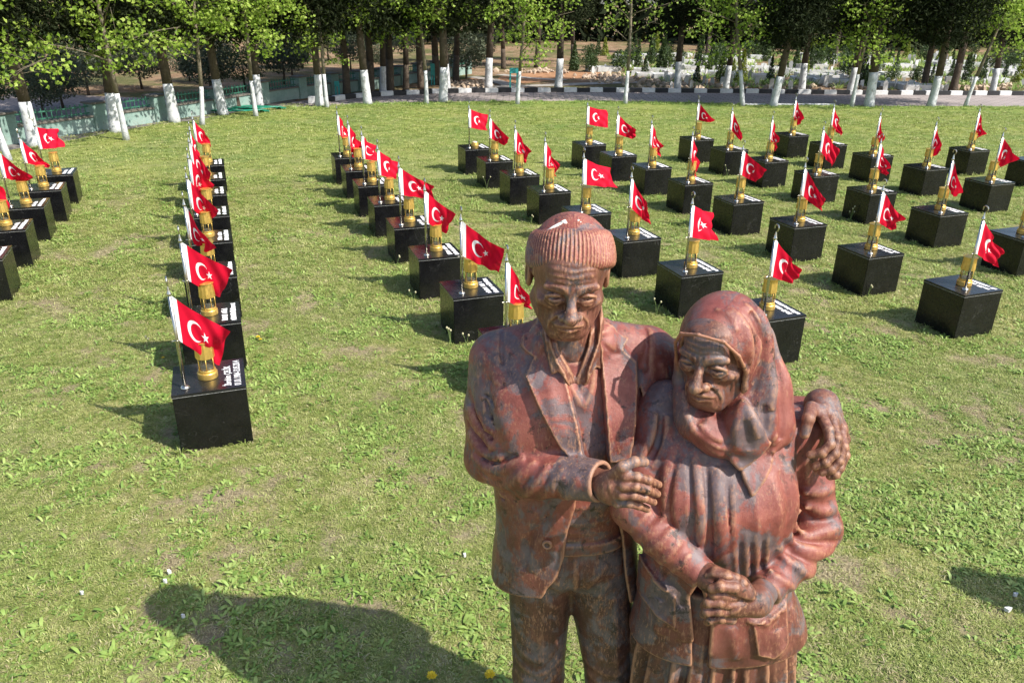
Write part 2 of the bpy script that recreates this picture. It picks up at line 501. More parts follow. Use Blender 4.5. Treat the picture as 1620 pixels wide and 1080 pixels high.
class Part:
    """a solid plus folds and creases (negative height) that are laid onto its surface"""
    def __init__(self, base): self.base, self.raw, self.rid, self.lo = base, [], None, -0.021
    def fold(self, pts, w, a, taper=True): self.raw.append((np.asarray(pts, float), w, a, taper)); return self
    def prepare(self):
        dense = []
        for pts, w, a, tp in self.raw:
            L = np.r_[0, np.cumsum(np.linalg.norm(pts[1:] - pts[:-1], axis=1))]
            n = int(min(14, max(3, L[-1] / (w * 1.6) + 1)))
            if len(pts) > 2:
                tab = _spline([(L[i], *pts[i]) for i in range(len(pts))], n)[1:].T
            else:
                tab = np.stack([np.interp(np.linspace(0, L[-1], n), L, pts[:, j]) for j in range(3)], 1)
            dense.append(tab.astype(F32))
        allp = np.concatenate(dense).astype(F32)
        for _ in range(4):
            d = self.base(allp)
            g = np.stack([self.base(allp + np.eye(3, dtype=F32)[j] * F32(.002)) - d for j in range(3)], 1)
            g /= np.maximum(np.linalg.norm(g, axis=1, keepdims=True), 1e-6)
            allp = (allp - g * np.clip(d, -.03, .03)[:, None]).astype(F32)
        self.rid = []; i = 0
        for tab, (pts, w, a, tp) in zip(dense, self.raw):
            q = allp[i:i + len(tab)]; i += len(tab)
            L = np.r_[0, np.cumsum(np.linalg.norm(q[1:] - q[:-1], axis=1))] + np.arange(len(q)) * 1e-6
            self.rid.append((q, L, w, a, tp, q.min(0) - 2.5 * w, q.max(0) + 2.5 * w))
    def __call__(self, p):
        if self.rid is None: self.prepare()
        d = self.base(p)
        lo, hi = p.min(0), p.max(0)
        add = None
        for q, L, w, a, tp, l2, h2 in self.rid:
            if (lo > h2).any() or (hi < l2).any(): continue
            ix = np.nonzero(((p > l2) & (p < h2)).all(1))[0]
            if not len(ix): continue
            if add is None: add = np.zeros(len(p), F32)
            add[ix] += a * _ridge_eval(p[ix], q, L, w, tp)
        return d if add is None else d - np.clip(add, self.lo, 0.05)

def poly_sd(px, pz, poly):
    """signed distance to a polygon in a plane (negative inside)"""
    poly = np.asarray(poly, F32)
    d = np.full(len(px), 1e9, F32); ins = np.zeros(len(px), bool)
    for i in range(len(poly)):
        a, b = poly[i], poly[(i + 1) % len(poly)]
        e = b - a
        wx, wz = px - a[0], pz - a[1]
        t = np.clip((wx * e[0] + wz * e[1]) / max(float(e @ e), 1e-9), 0, 1)
        d = np.minimum(d, (wx - t * e[0]) ** 2 + (wz - t * e[1]) ** 2)
        c = ((a[1] <= pz) & (pz < b[1])) | ((b[1] <= pz) & (pz < a[1]))
        with np.errstate(divide='ignore', invalid='ignore'):
            xx = a[0] + (pz - a[1]) / (e[1] if abs(e[1]) > 1e-9 else 1e-9) * e[0]
        ins ^= c & (px < xx)
    d = np.sqrt(d)
    return np.where(ins, -d, d)

def plate(p, d, poly, amp, soft, ymax, bulge=0.0):
    """raise (amp > 0) the front of a surface inside an outline given in x-z"""
    poly = np.asarray(poly, F32)
    lo, hi = poly.min(0) - soft * 2, poly.max(0) + soft * 2
    ix = np.nonzero((p[:, 0] > lo[0]) & (p[:, 0] < hi[0]) & (p[:, 2] > lo[1]) & (p[:, 2] < hi[1]) & (p[:, 1] < ymax))[0]
    if not len(ix): return d
    s = poly_sd(p[ix, 0], p[ix, 2], poly)
    m = np.clip(0.5 - s / soft, 0, 1); m = m * m * (3 - 2 * m)
    d = d.copy(); d[ix] -= amp * m + bulge * np.exp(-(s / (2.0 * soft)) ** 2)
    return d

def surface(fn, lo, hi, res, block=14):
    """surface nets on the blocks that the surface passes through"""
    lo = np.asarray(lo, F32); hi = np.asarray(hi, F32)
    nb = np.ceil((hi - lo) / (res * block)).astype(int)
    bi = np.stack(np.meshgrid(*[np.arange(n) for n in nb], indexing='ij'), -1).reshape(-1, 3)
    cen = lo + (bi + 0.5).astype(F32) * res * block
    dc = fn(cen.astype(F32))
    bi = bi[np.abs(dc) < res * block * 0.5 * 1.7321 * 1.35 + 0.02]
    bi = bi[np.lexsort((bi[:, 2] // 3 % 1000, bi[:, 1] // 3, bi[:, 0] // 3, bi[:, 2] // 6))]
    n1 = block + 1
    off = np.stack(np.meshgrid(*[np.arange(n1)] * 3, indexing='ij'), -1).reshape(-1, 3)
    N = nb * block + 3
    def key(c): return ((c[..., 0] + 1) * N[1] + (c[..., 1] + 1)) * N[2] + c[..., 2] + 1
    keys, verts, eks = [], [], [[], [], []]
    ch = max(1, 90000 // len(off))
    corner = np.array([[i, j, k] for i in (0, 1) for j in (0, 1) for k in (0, 1)])
    edges = [(a, b) for a in range(8) for b in range(a + 1, 8) if np.abs(corner[a] - corner[b]).sum() == 1]
    for s in range(0, len(bi), ch):
        bb = bi[s:s + ch]
        ijk = bb[:, None, :] * block + off[None]
        d = fn((lo + ijk.reshape(-1, 3).astype(F32) * F32(res)).astype(F32)).reshape(len(bb), n1, n1, n1)
        sg = d < 0
        cs = np.zeros((len(bb), block, block, block), np.int8)
        for c in corner: cs += sg[:, c[0]:c[0] + block, c[1]:c[1] + block, c[2]:c[2] + block]
        b_, i_, j_, k_ = np.nonzero((cs > 0) & (cs < 8))
        if not len(b_): continue
        cd = np.stack([d[b_, i_ + c[0], j_ + c[1], k_ + c[2]] for c in corner], 1)
        acc = np.zeros((len(b_), 3)); cnt = np.zeros(len(b_))
        for a, b in edges:
            da, db = cd[:, a], cd[:, b]
            x = (da < 0) != (db < 0)
            t = np.where(x, da / np.where(x, da - db, 1), 0)
            acc += np.where(x[:, None], corner[a] + t[:, None] * (corner[b] - corner[a]), 0); cnt += x
        cell = bb[b_] * block + np.stack([i_, j_, k_], 1)
        keys.append(key(cell)); verts.append(lo + (cell + acc / cnt[:, None]) * res)
        for ax in range(3):
            sl0 = [slice(None)] + [slice(0, block)] * 3; sl1 = list(sl0)
            sl1[ax + 1] = slice(1, block + 1)
            s0, s1 = sg[tuple(sl0)], sg[tuple(sl1)]
            b2, i2, j2, k2 = np.nonzero(s0 != s1)
            e = bb[b2] * block + np.stack([i2, j2, k2], 1)
            eks[ax].append(np.concatenate([e, s0[b2, i2, j2, k2][:, None]], 1))
    keys = np.concatenate(keys); verts = np.concatenate(verts)
    o = np.argsort(keys); keys, verts = keys[o], verts[o]
    quads = []
    for ax in range(3):
        e = np.concatenate(eks[ax]); fl = e[:, 3].astype(bool); e = e[:, :3]
        u = np.zeros(3, int); v = np.zeros(3, int); u[(ax + 1) % 3] = 1; v[(ax + 2) % 3] = 1
        q = []
        ok = np.ones(len(e), bool)
        for dd in (0 * u, u, u + v, v):
            kk = key(e - dd)
            ii = np.clip(np.searchsorted(keys, kk), 0, len(keys) - 1)
            ok &= keys[ii] == kk
            q.append(ii)
        q = np.stack(q, 1)
        q[~fl] = q[~fl][:, ::-1]
        quads.append(q[ok])
    return verts, np.concatenate(quads)

def sculpt(name, fn, lo, hi, res, mat, parent):
    v, q = surface(fn, lo, hi, res)
    org = np.array(STATUE_AT)
    return link(name, mesh_np(name, v - org, q, (mat,), True), parent)

# ------------------------------------------------------------------ statue material: flaking red paint over grey and bronze
def make_bronze(name, dark, red, light, low, seed=0.0, black=0.45):
    n = NT(name)
    mp = n.n('ShaderNodeMapping'); n.link(n.co(), mp.inputs['Vector'])
    mp.inputs['Location'].default_value = (seed, seed * 1.7, 0)
    c = mp.outputs['Vector']
    ms = n.n('ShaderNodeMapping'); n.link(c, ms.inputs['Vector']); ms.inputs['Scale'].default_value = (1, 1, 0.3)
    st = ms.outputs['Vector']                                   # weather streaks run downwards
    base = n.ramp(n.math('ADD', n.math('MULTIPLY', n.noise(7, 6, 0.68, c, 0.4), 0.7), n.math('MULTIPLY', n.noise(26, 5, 0.7, st), 0.3)), [(0.30, dark), (0.48, red), (0.72, light)])
    sep = n.n('ShaderNodeSeparateXYZ'); n.link(n.co(), sep.inputs[0])
    hz = n.math('ADD', sep.outputs['Z'], n.math('MULTIPLY', n.noise(3.2, 5, 0.65, c), 0.75))
    lowf = n.ramp(n.math('MULTIPLY', hz, 0.5), [(low - 0.16, 1.0), (low + 0.12, 0.0)])     # paint worn off towards the feet
    brown = n.ramp(n.noise(13, 6, 0.7, st), [(0.30, (0.022, 0.015, 0.011)), (0.5, (0.070, 0.034, 0.023)), (0.72, (0.16, 0.065, 0.042))])
    c1 = n.mix(n.math('MULTIPLY', lowf, 0.9), base, brown)
    g = n.noise(5.2, 7, 0.66, c, 0.8); g2 = n.noise(44, 4, 0.7, st)
    gm = n.ramp(n.math('ADD', g, n.math('MULTIPLY', n.math('SUBTRACT', g2, 0.5), 0.26)), [(0.495, 0.0), (0.565, 1.0)])
    grey = n.ramp(n.noise(20, 4, 0.6, c), [(0.3, (0.060, 0.055, 0.060)), (0.7, (0.150, 0.138, 0.146))])
    c2 = n.mix(n.math('MULTIPLY', gm, 0.78), c1, grey)
    # tan bronze showing where the paint is rubbed: raised edges and scuffs
    pt = n.geo('Pointiness'); sp = n.noise(75, 4, 0.75, st)
    ed = n.ramp(n.math('ADD', n.math('MULTIPLY_ADD', pt, 4.0, -1.5), n.math('MULTIPLY', n.math('SUBTRACT', sp, 0.5), 0.30)), [(0.54, 0.0), (0.64, 1.0)])
    c3 = n.mix(n.math('MULTIPLY', ed, 0.62), c2, (0.44, 0.225, 0.125))
    sc = n.math('MULTIPLY', n.ramp(n.noise(150, 3, 0.7, st), [(0.54, 0.0), (0.62, 1.0)]), n.ramp(n.noise(5.5, 4, 0.6, c), [(0.42, 0.0), (0.62, 1.0)]))
    c4 = n.mix(n.math('MULTIPLY', sc, 0.6), c3, (0.42, 0.22, 0.125))
    bk = n.math('MULTIPLY', n.ramp(n.noise(22, 7, 0.8, c, 0.4), [(0.565, 0.0), (0.605, 1.0)]), n.ramp(n.noise(3.6, 3, 0.5, c), [(0.40, 0.0), (0.58, 1.0)]))
    c5 = n.mix(n.math('MULTIPLY', bk, black + 0.35), c4, (0.012, 0.010, 0.009))
    h = n.math('ADD', n.math('MULTIPLY', n.noise(120, 6, 0.75, c), 0.55), n.math('ADD', n.math('MULTIPLY', gm, -0.25), n.math('MULTIPLY', n.noise(380, 3, 0.7, c), 0.55)))
    rough = n.ramp(n.noise(34, 5, 0.7, c), [(0.3, 0.30), (0.7, 0.52)])
    return n.set(color=c5, rough=rough, spec=0.5, normal=n.bump(h, 0.6, 0.0035))

STATUE_AT = (0.45, 2.28, 0.0)
M_MAN = make_bronze('weathered_red_paint', (0.075, 0.023, 0.018), (0.205, 0.055, 0.041), (0.35, 0.125, 0.095), 0.90)
M_PAINT = make_bronze('weathered_red_paint_worn', (0.078, 0.023, 0.018), (0.205, 0.055, 0.041), (0.35, 0.125, 0.095), 0.76, 1.3)
M_SKIN = make_bronze('weathered_brown_bronze', (0.034, 0.018, 0.013), (0.140, 0.052, 0.034), (0.30, 0.128, 0.086), 0.55, 3.1, 0.6)
statue = link('couple_statue', None, loc=STATUE_AT)
tag(statue, 'weathered red bronze statue of an embracing elderly man and woman on the lawn', 'statue')

# ------------------------------------------------------------------ heads
def frame(F, roll=0.0):
    F = np.asarray(F, float); F /= np.linalg.norm(F)
    X = np.cross(np.array((0, 0, 1.0)), F); X /= np.linalg.norm(X)
    U = np.cross(F, X)
    c, s = math.cos(roll), math.sin(roll)
    X, U = X * c + U * s, U * c - X * s
    return X, F, U

class Head:
    def __init__(self, C, F, k, roll=0.0):
        self.C = np.asarray(C, float); self.k = k
        self.X, self.F, self.U = frame(F, roll)
        self.M = np.stack([self.X, self.F, self.U], 1).astype(F32)
    def __call__(self, x, f, u): return self.C + self.k * (x * self.X + f * self.F + u * self.U)
    def local(self, p): return ((p - self.C.astype(F32)) @ self.M) / F32(self.k)

def face_features(q, d, w):
    E, Cn = d_ell, d_cone
    for s in (-1, 1):
        d = smax(d, -E(q, (s * 0.0315, 0.0955, -0.001), (0.0215, 0.0195, 0.0142)), 0.010)
        d = smin(d, Cn(q, (s * 0.010, 0.0895, 0.0165), (s * 0.048, 0.0755, 0.0175), 0.0078, 0.0058), 0.013)
        d = np.minimum(d, E(q, (s * 0.0315, 0.0700, -0.0015), (0.0148, 0.0135, 0.0125)))
        lid = [(s * 0.0155, 0.0800, -0.003), (s * 0.023, 0.0865, 0.0030), (s * 0.0315, 0.0882, 0.0048), (s * 0.040, 0.0847, 0.0020), (s * 0.0475, 0.0765, -0.0040)]
        low = [(s * 0.0155, 0.0800, -0.0040), (s * 0.023, 0.0850, -0.0085), (s * 0.0315, 0.0862, -0.0098), (s * 0.040, 0.0828, -0.0085), (s * 0.0475, 0.0762, -0.0045)]
        d = smin(d, d_chain(q, lid, [0.0026, 0.0038, 0.0042, 0.0038, 0.0026]), 0.003)
        d = smin(d, d_chain(q, low, [0.0022, 0.0026, 0.0028, 0.0026, 0.0022]), 0.003)
        bag = [(s * 0.016, 0.0835, -0.012), (s * 0.026, 0.0855, -0.0185), (s * 0.036, 0.0825, -0.0185), (s * 0.046, 0.0735, -0.012)]
        d = smin(d, d_chain(q, bag, [0.003, 0.0042, 0.0042, 0.003]), 0.009)
        d = smin(d, E(q, (s * 0.0150, 0.0985, -0.0400), (0.0092, 0.0115, 0.0090)), 0.006)
    hump = 0.006 if w else 0.002
    d = smin(d, d_chain(q, [(0, 0.0865, 0.010), (0, 0.0975 + hump, -0.012), (0, 0.1165, -0.0350)], [0.0085, 0.0090, 0.0140]), 0.010)
    for s in (-1, 1): d = smax(d, -E(q, (s * 0.0065, 0.104, -0.0490), (0.0040, 0.0065, 0.0040)), 0.004)
    d = smin(d, E(q, (0, 0.066, -0.068), (0.034, 0.031, 0.024)), 0.02)
    d = smin(d, d_chain(q, [(-0.025, 0.0875, -0.0690), (-0.009, 0.0975, -0.0632), (0, 0.0982, -0.0645), (0.009, 0.0975, -0.0632), (0.025, 0.0875, -0.0690)], [0.0025, 0.0042, 0.0040, 0.0042, 0.0025]), 0.006)
    d = smin(d, d_chain(q, [(-0.023, 0.0875, -0.0725), (0, 0.0962, -0.0762), (0.023, 0.0875, -0.0725)], [0.0028, 0.0058, 0.0028]), 0.006)
    return d

def face_base(q, woman=False):
    """head in life-size metres: x to the side, y forward, z up; the eyes lie at z = 0"""
    E, Cn = d_ell, d_cone
    w = woman
    d = E(q, (0, -0.012, 0.036 if not w else 0.028), (0.073 if not w else 0.066, 0.094, 0.082 if not w else 0.069))
    d = smin(d, E(q, (0, 0.024, -0.030), (0.0635, 0.060, 0.088)), 0.03)
    d = smin(d, E(q, (0, 0.045, 0.035), (0.056, 0.045, 0.045)), 0.03)
    d = smin(d, E(q, (0, 0.060, -0.097 if not w else -0.094), (0.030, 0.026, 0.021)), 0.025)
    for s in (-1, 1):
        d = smin(d, Cn(q, (s * 0.052, 0.000, -0.056), (s * 0.022, 0.056, -0.098), 0.021, 0.016), 0.03)
        d = smin(d, E(q, (s * 0.043, 0.056, -0.026), (0.020, 0.021, 0.017)), 0.02)
        d = smax(d, -E(q, (s * 0.060, 0.082, -0.062), (0.014, 0.020, 0.022)), 0.03)          # hollow cheek
        d = smax(d, -E(q, (s * 0.066, 0.074, 0.020), (0.012, 0.02, 0.03)), 0.03)             # temple
        e = E(q, (s * 0.0775, -0.014, -0.004), (0.009, 0.020, 0.033))
        e = smax(e, -E(q, (s * 0.0865, -0.008, -0.002), (0.007, 0.011, 0.021)), 0.004)
        d = smin(d, e, 0.006)
    ix = np.nonzero((q[:, 1] > 0.045) & (np.abs(q[:, 0]) < 0.075) & (np.abs(q[:, 2] + 0.03) < 0.09) & (np.abs(d) < 0.06))[0]
    if len(ix): d[ix] = face_features(q[ix], d[ix], w)
    return d

def face_lines():
    """wrinkles: points, width, height, tapering"""
    o = []
    for s in (-1, 1):
        o.append(([(s * 0.013, 0.087, -0.014), (s * 0.024, 0.089, -0.0245), (s * 0.037, 0.083, -0.0255), (s * 0.049, 0.071, -0.018)], 0.0028, -0.0038, True))
        nl = [(s * 0.0175, 0.0975, -0.034), (s * 0.026, 0.0930, -0.046), (s * 0.034, 0.0850, -0.060), (s * 0.037, 0.0770, -0.076), (s * 0.031, 0.0730, -0.092)]
        o.append((nl, 0.0034, -0.0068, True))
        o.append(([(a * 1.22, b - 0.003, c) for a, b, c in nl], 0.0060, 0.0058, True))
        o.append(([(s * 0.024, 0.0900, -0.071), (s * 0.030, 0.0830, -0.080), (s * 0.028, 0.0790, -0.095)], 0.0028, -0.0045, True))
        for a, b in ((0.004, 0.012), (0.000, 0.001), (-0.004, -0.010), (-0.007, -0.020)):
            o.append(([(s * 0.049, 0.072, a), (s * 0.062, 0.058, b)], 0.0018, -0.0026, True))
        for t in (0.0, 0.009, 0.018):
            o.append(([(s * (0.044 + t), 0.076 - t, -0.040), (s * (0.049 + t), 0.069 - t, -0.062), (s * (0.044 + t * 0.6), 0.062 - t, -0.086)], 0.0022, -0.0030, True))
        o.append(([(s * 0.0045, 0.0975, 0.012), (s * 0.0065, 0.0945, 0.027)], 0.0022, -0.0050, True))
        o.append(([(s * 0.0100, 0.0975, 0.020), (s * 0.022, 0.0900, 0.0245), (s * 0.040, 0.080, 0.024)], 0.0030, 0.0026, True))
        o.append(([(s * 0.019, 0.088, 0.0085), (s * 0.032, 0.0895, 0.0112), (s * 0.046, 0.080, 0.006)], 0.0018, -0.0030, True))
    o.append(([(-0.030, 0.0850, -0.0730), (-0.012, 0.0965, -0.0692), (0, 0.0995, -0.0697), (0.012, 0.0965, -0.0692), (0.030, 0.0850, -0.0735)], 0.0022, -0.0062, False))
    o.append(([(-0.016, 0.090, -0.0865), (0, 0.0935, -0.0885), (0.016, 0.090, -0.0865)], 0.0042, -0.0055, True))
    o.append(([(0, 0.101, -0.052), (0, 0.0985, -0.060)], 0.0025, -0.0024, True))
    for i, u in enumerate((0.030, 0.040, 0.051, 0.062)):
        f0 = 0.088 - 0.3 * (u - 0.03)
        o.append(([(-0.046, f0 - .016, u - 0.003), (-0.022, f0, u + 0.002 * (i % 2)), (0, f0 + .002, u - 0.001), (0.022, f0, u + 0.003 - 0.002 * (i % 2)), (0.046, f0 - .016, u - 0.003)], 0.0024, -0.0034, True))
    return o

HM = Head((0.162, 2.176, 2.302), (0.02, -math.cos(R(12)), -math.sin(R(12))), 1.40, R(-1.0))
_yw, _pw = R(34), R(8)
HW = Head((0.611, 2.128, 2.102), (-math.sin(_yw) * math.cos(_pw), -math.cos(_yw) * math.cos(_pw), -math.sin(_pw)), 1.42, R(2))

def add_face(part, H):
    for pts, w, a, tp in face_lines(): part.fold([H(*t) for t in pts], w * H.k, a * H.k * 0.78, tp)

NECK_A, NECK_B = HM(0, -0.035, -0.06), np.array((0.186, 2.275, 1.96))
def man_head_base(p):
    q = HM.local(p); q[:, 0] *= 0.95
    d = face_base(q) * F32(HM.k)
    d = smin(d, d_cone(p, NECK_A, NECK_B, 0.076, 0.086), 0.03)
    ix = np.nonzero(p[:, 2] > 2.26)[0]
    if len(ix): d[ix] = man_hair(p[ix], d[ix])
    return d
def man_hair(p, d):
    L = HM
    for s in (-1, 1):
        for t in range(5):
            a = L(s * (0.066 + 0.001 * t), 0.030 - 0.017 * t, 0.060); b = L(s * (0.0725 + 0.001 * t), 0.026 - 0.017 * t, 0.016 - 0.006 * t)
            d = smin(d, d_cone(p, a, b, 0.012, 0.006), 0.006)
    for t in range(0):
        a = L(-0.052 + 0.012 * t, 0.066 + 0.004 * math.sin(t * 1.1), 0.078); b = L(-0.060 + 0.014 * t, 0.083 - 0.010 * abs(t - 3.5) / 2.5, 0.062 + 0.003 * (t % 2))
        d = smin(d, d_cone(p, a, b, 0.008, 0.0035), 0.006)
    return d
man_head = Part(man_head_base)
add_face(man_head, HM)
for s in (-1, 1): man_head.fold([HM(s * 0.035, 0.028, -0.105), HM(s * 0.016, 0.010, -0.20)], 0.012, 0.012)
man_head.fold([HM(-.030, .05, -.125), HM(0, .052, -.130), HM(.030, .05, -.125)], .006, -.006)
man_head.fold([HM(0, .045, -.115), HM(0, .03, -.18)], .007, -.007)

HAT_C = np.array((0.168, 2.190, 2.352)); _ha = R(17.6)
HAT_A = np.array((0.0, math.sin(_ha), math.cos(_ha))); HAT_F = np.array((0.0, -math.cos(_ha), math.sin(_ha)))
HAT_M = np.stack([(1, 0, 0), HAT_F, HAT_A], 1).astype(F32)
def beanie(p):
    q = (p - HAT_C.astype(F32)) @ HAT_M
    ang = np.arctan2(q[:, 1], q[:, 0])
    rib = np.cos(ang * 76 + 0.5 * np.sin(q[:, 2] * 40) + 0.6 * np.sin(ang * 5))
    r2 = np.sqrt(q[:, 0] ** 2 + q[:, 1] ** 2)
    dome = d_ell(q, (0, -0.004, 0.0), (0.1205, 0.140, 0.130)) - 0.0014 * rib * np.clip(r2 / 0.05, 0, 1)
    dome = smax(dome, -q[:, 2] - 0.01, 0.01)
    tz = np.clip((q[:, 2] + 0.035) / 0.115, 0, 1)
    rr = 0.1300 + 0.004 * np.sin(tz * 3.1) - 0.017 * tz ** 1.8
    cuff = (np.sqrt(q[:, 0] ** 2 + ((q[:, 1] + 0.004) * 0.875) ** 2) - rr) - 0.0026 * rib + 0.0015 * np.sin(ang * 3 + 1)
    cuff = smax(cuff, np.abs(q[:, 2] - 0.0225 - 0.003 * np.sin(ang * 4)) - 0.0570, 0.026)
    d = np.minimum(dome, cuff)
    inner = d_ell(q, (0, -0.004, -0.03), (0.110, 0.128, 0.09))
    return smax(d, -inner, 0.006)

# ------------------------------------------------------------------ man's clothes
def Q(pts, y): return [tuple(P(u, v, y)[[0, 2]]) for u, v in pts]      # outline drawn at depth y, as x-z pairs

T_SWEATER = _spline([(1.20, .200, 2.285, .205, .130), (1.36, .196, 2.28, .205, .138), (1.55, .193, 2.27, .225, .150), (1.75, .192, 2.265, .245, .150), (1.90, .190, 2.275, .235, .130), (2.02, .188, 2.285, .13, .10)])
T_JACKET = _spline([(1.06, .205, 2.285, .272, .178), (1.20, .202, 2.285, .262, .172), (1.36, .198, 2.285, .246, .164), (1.52, .195, 2.28, .254, .172), (1.70, .193, 2.275, .275, .183), (1.84, .192, 2.285, .283, .175), (1.95, .192, 2.30, .255, .145), (2.03, .190, 2.305, .165, .108), (2.09, .188, 2.30, .105, .10)])
SH_R, EL_R, WR_R = A3(-.055, 2.335, 1.945), A3(-.072, 2.285, 1.605), A3(.268, 2.005, 1.705)
SH_L, EL_L, WR_L = A3(.455, 2.345, 1.965), A3(.80, 2.37, 1.725), A3(1.020, 2.26, 1.795)

def man_core_base(p):
    """jersey, trousers and legs"""
    d = d_loft(p, T_SWEATER, 2.4)
    hip = d_ell(p, (.21, 2.30, 1.23), (.225, .160, .15))
    for s, hx, kx, fx in ((-1, .116, .122, .130), (1, .322, .405, .41)):
        leg = d_chain(p, [(hx, 2.30, 1.16), (kx, 2.285, .62), (fx, 2.32, .10)], [.122, .098, .088], 0.02)
        hip = smin(hip, leg, 0.03)
        shoe = smin(d_ell(p, (fx, 2.20, .055), (.070, .17, .055)), d_ell(p, (fx, 2.31, .07), (.068, .09, .075)), 0.03)
        hip = smin(hip, smax(shoe, 0.0 - p[:, 2], 0.005), 0.012)
    d = smin(d, hip, 0.012)
    belt = smax(d - 0.012, np.abs(p[:, 2] - 1.335) - 0.026, 0.006)
    return smin(d, belt, 0.003)
man_core = Part(man_core_base)
for kx in (.122, .405):
    for z, a in ((.80, .008), (.73, .014), (.67, .018), (.60, .018), (.53, .012), (.30, .014), (.22, .018), (.15, .018)):
        man_core.fold([(kx - .10, 2.24, z + .035), (kx - .01, 2.19, z), (kx + .09, 2.21, z + .05)], .016, a)
    man_core.fold([(kx * .9 + .02, 2.17, 1.10), (kx, 2.18, .80), (kx + .005, 2.195, .5)], .014, .012)
man_core.fold([(.224, 2.14, 1.31), (.230, 2.125, 1.22), (.236, 2.15, 1.10)], .011, .012)
man_core.fold([(.246, 2.14, 1.31), (.254, 2.125, 1.22), (.252, 2.15, 1.12)], .005, -.010)
for a, b in (((.09, 1.27), (.205, 1.13)), ((.10, 1.21), (.21, 1.08)), ((.07, 1.13), (.20, 1.03)), ((.35, 1.26), (.265, 1.12)), ((.38, 1.17), (.28, 1.04))):
    man_core.fold([(a[0], 2.15, a[1]), ((a[0] + b[0]) / 2, 2.13, (a[1] + b[1]) / 2 + .012), (b[0], 2.15, b[1])], .015, .014)
for z, a in ((1.375, .012), (1.405, .008), (1.45, .010), (1.52, .008)):
    man_core.fold([(.05, 2.19, z - .01), (.15, 2.14, z + .012), (.24, 2.135, z), (.34, 2.16, z + .01)], .010, a)
man_core.fold([P(872, 530, 2.14), P(893, 590, 2.13), P(925, 644, 2.12), P(947, 590, 2.13), P(954, 535, 2.14)], .010, .018, False)
man_core.fold([P(880, 535, 2.14), P(900, 588, 2.13), P(925, 628, 2.12), P(941, 588, 2.13), P(947, 540, 2.14)], .005, -.008, False)

LEAF_L = Q([(862, 498), (868, 520), (874, 552), (884, 575), (896, 592), (901, 612), (893, 600), (884, 590), (872, 597), (866, 570), (860, 530)], 2.14)
LEAF_R = Q([(959, 500), (952, 520), (948, 550), (940, 566), (930, 588), (927, 612), (934, 600), (944, 588), (956, 596), (960, 565), (963, 530)], 2.14)
def shirt_base(p):
    """shirt: stand-up band round the neck with two turned-down collar leaves"""
    d = d_cone(p, NECK_A + np.array((0.004, .012, -.045)), NECK_B + np.array((0, -.005, -.03)), .088, .112)
    axis = (NECK_A - NECK_B) / np.linalg.norm(NECK_A - NECK_B)
    top = (p - (NECK_B + axis * .185).astype(F32)) @ axis.astype(F32) + (p[:, 1] - 2.28) * -.40
    d = smax(d, top, .006)
    gap = Q([(876, 498), (884, 560), (912, 606), (932, 560), (944, 498)], 2.14)
    d = smax(d, -np.maximum(poly_sd(p[:, 0], p[:, 2], gap), p[:, 1] - 2.24), .006)
    d = smax(d, 1.90 - p[:, 2], .01)
    d = smin(d, d_ell(p, (.188, 2.262, 1.955), (.080, .092, .045)), .02)
    d = plate(p, d, LEAF_L, .020, .006, 2.28, .004)
    d = plate(p, d, LEAF_R, .020, .006, 2.28, .004)
    return d
shirt_collar = Part(shirt_base)
shirt_collar.fold([P(913, 606, 2.12), P(917, 630, 2.11)], .005, -.008, False)
for s in (-1, 1): shirt_collar.fold([P(913 + s * 18, 596, 2.13), P(915 + s * 10, 618, 2.12)], .008, .008)

OPEN = Q([(862, 470), (870, 533), (894, 597), (914, 668), (922, 720), (918, 770), (906, 806), (896, 838), (891, 880), (880, 912), (862, 934), (850, 975), (1000, 975), (992, 930), (986, 865), (972, 800), (962, 715), (957, 636), (951, 541), (956, 470)], 2.12)
LAPEL_L = Q([(856, 482), (838, 500), (827, 520), (825, 571), (845, 581), (831, 605), (850, 640), (886, 699), (917, 722), (922, 718), (914, 668), (894, 597), (870, 533)], 2.12)
LAPEL_R = Q([(953, 488), (977, 502), (995, 528), (1008, 557), (993, 573), (1015, 593), (1012, 628), (1005, 676), (997, 718), (962, 722), (961, 715), (957, 636), (951, 541)], 2.12)
_dr = ((WR_R - EL_R) / np.linalg.norm(WR_R - EL_R)).astype(F32)

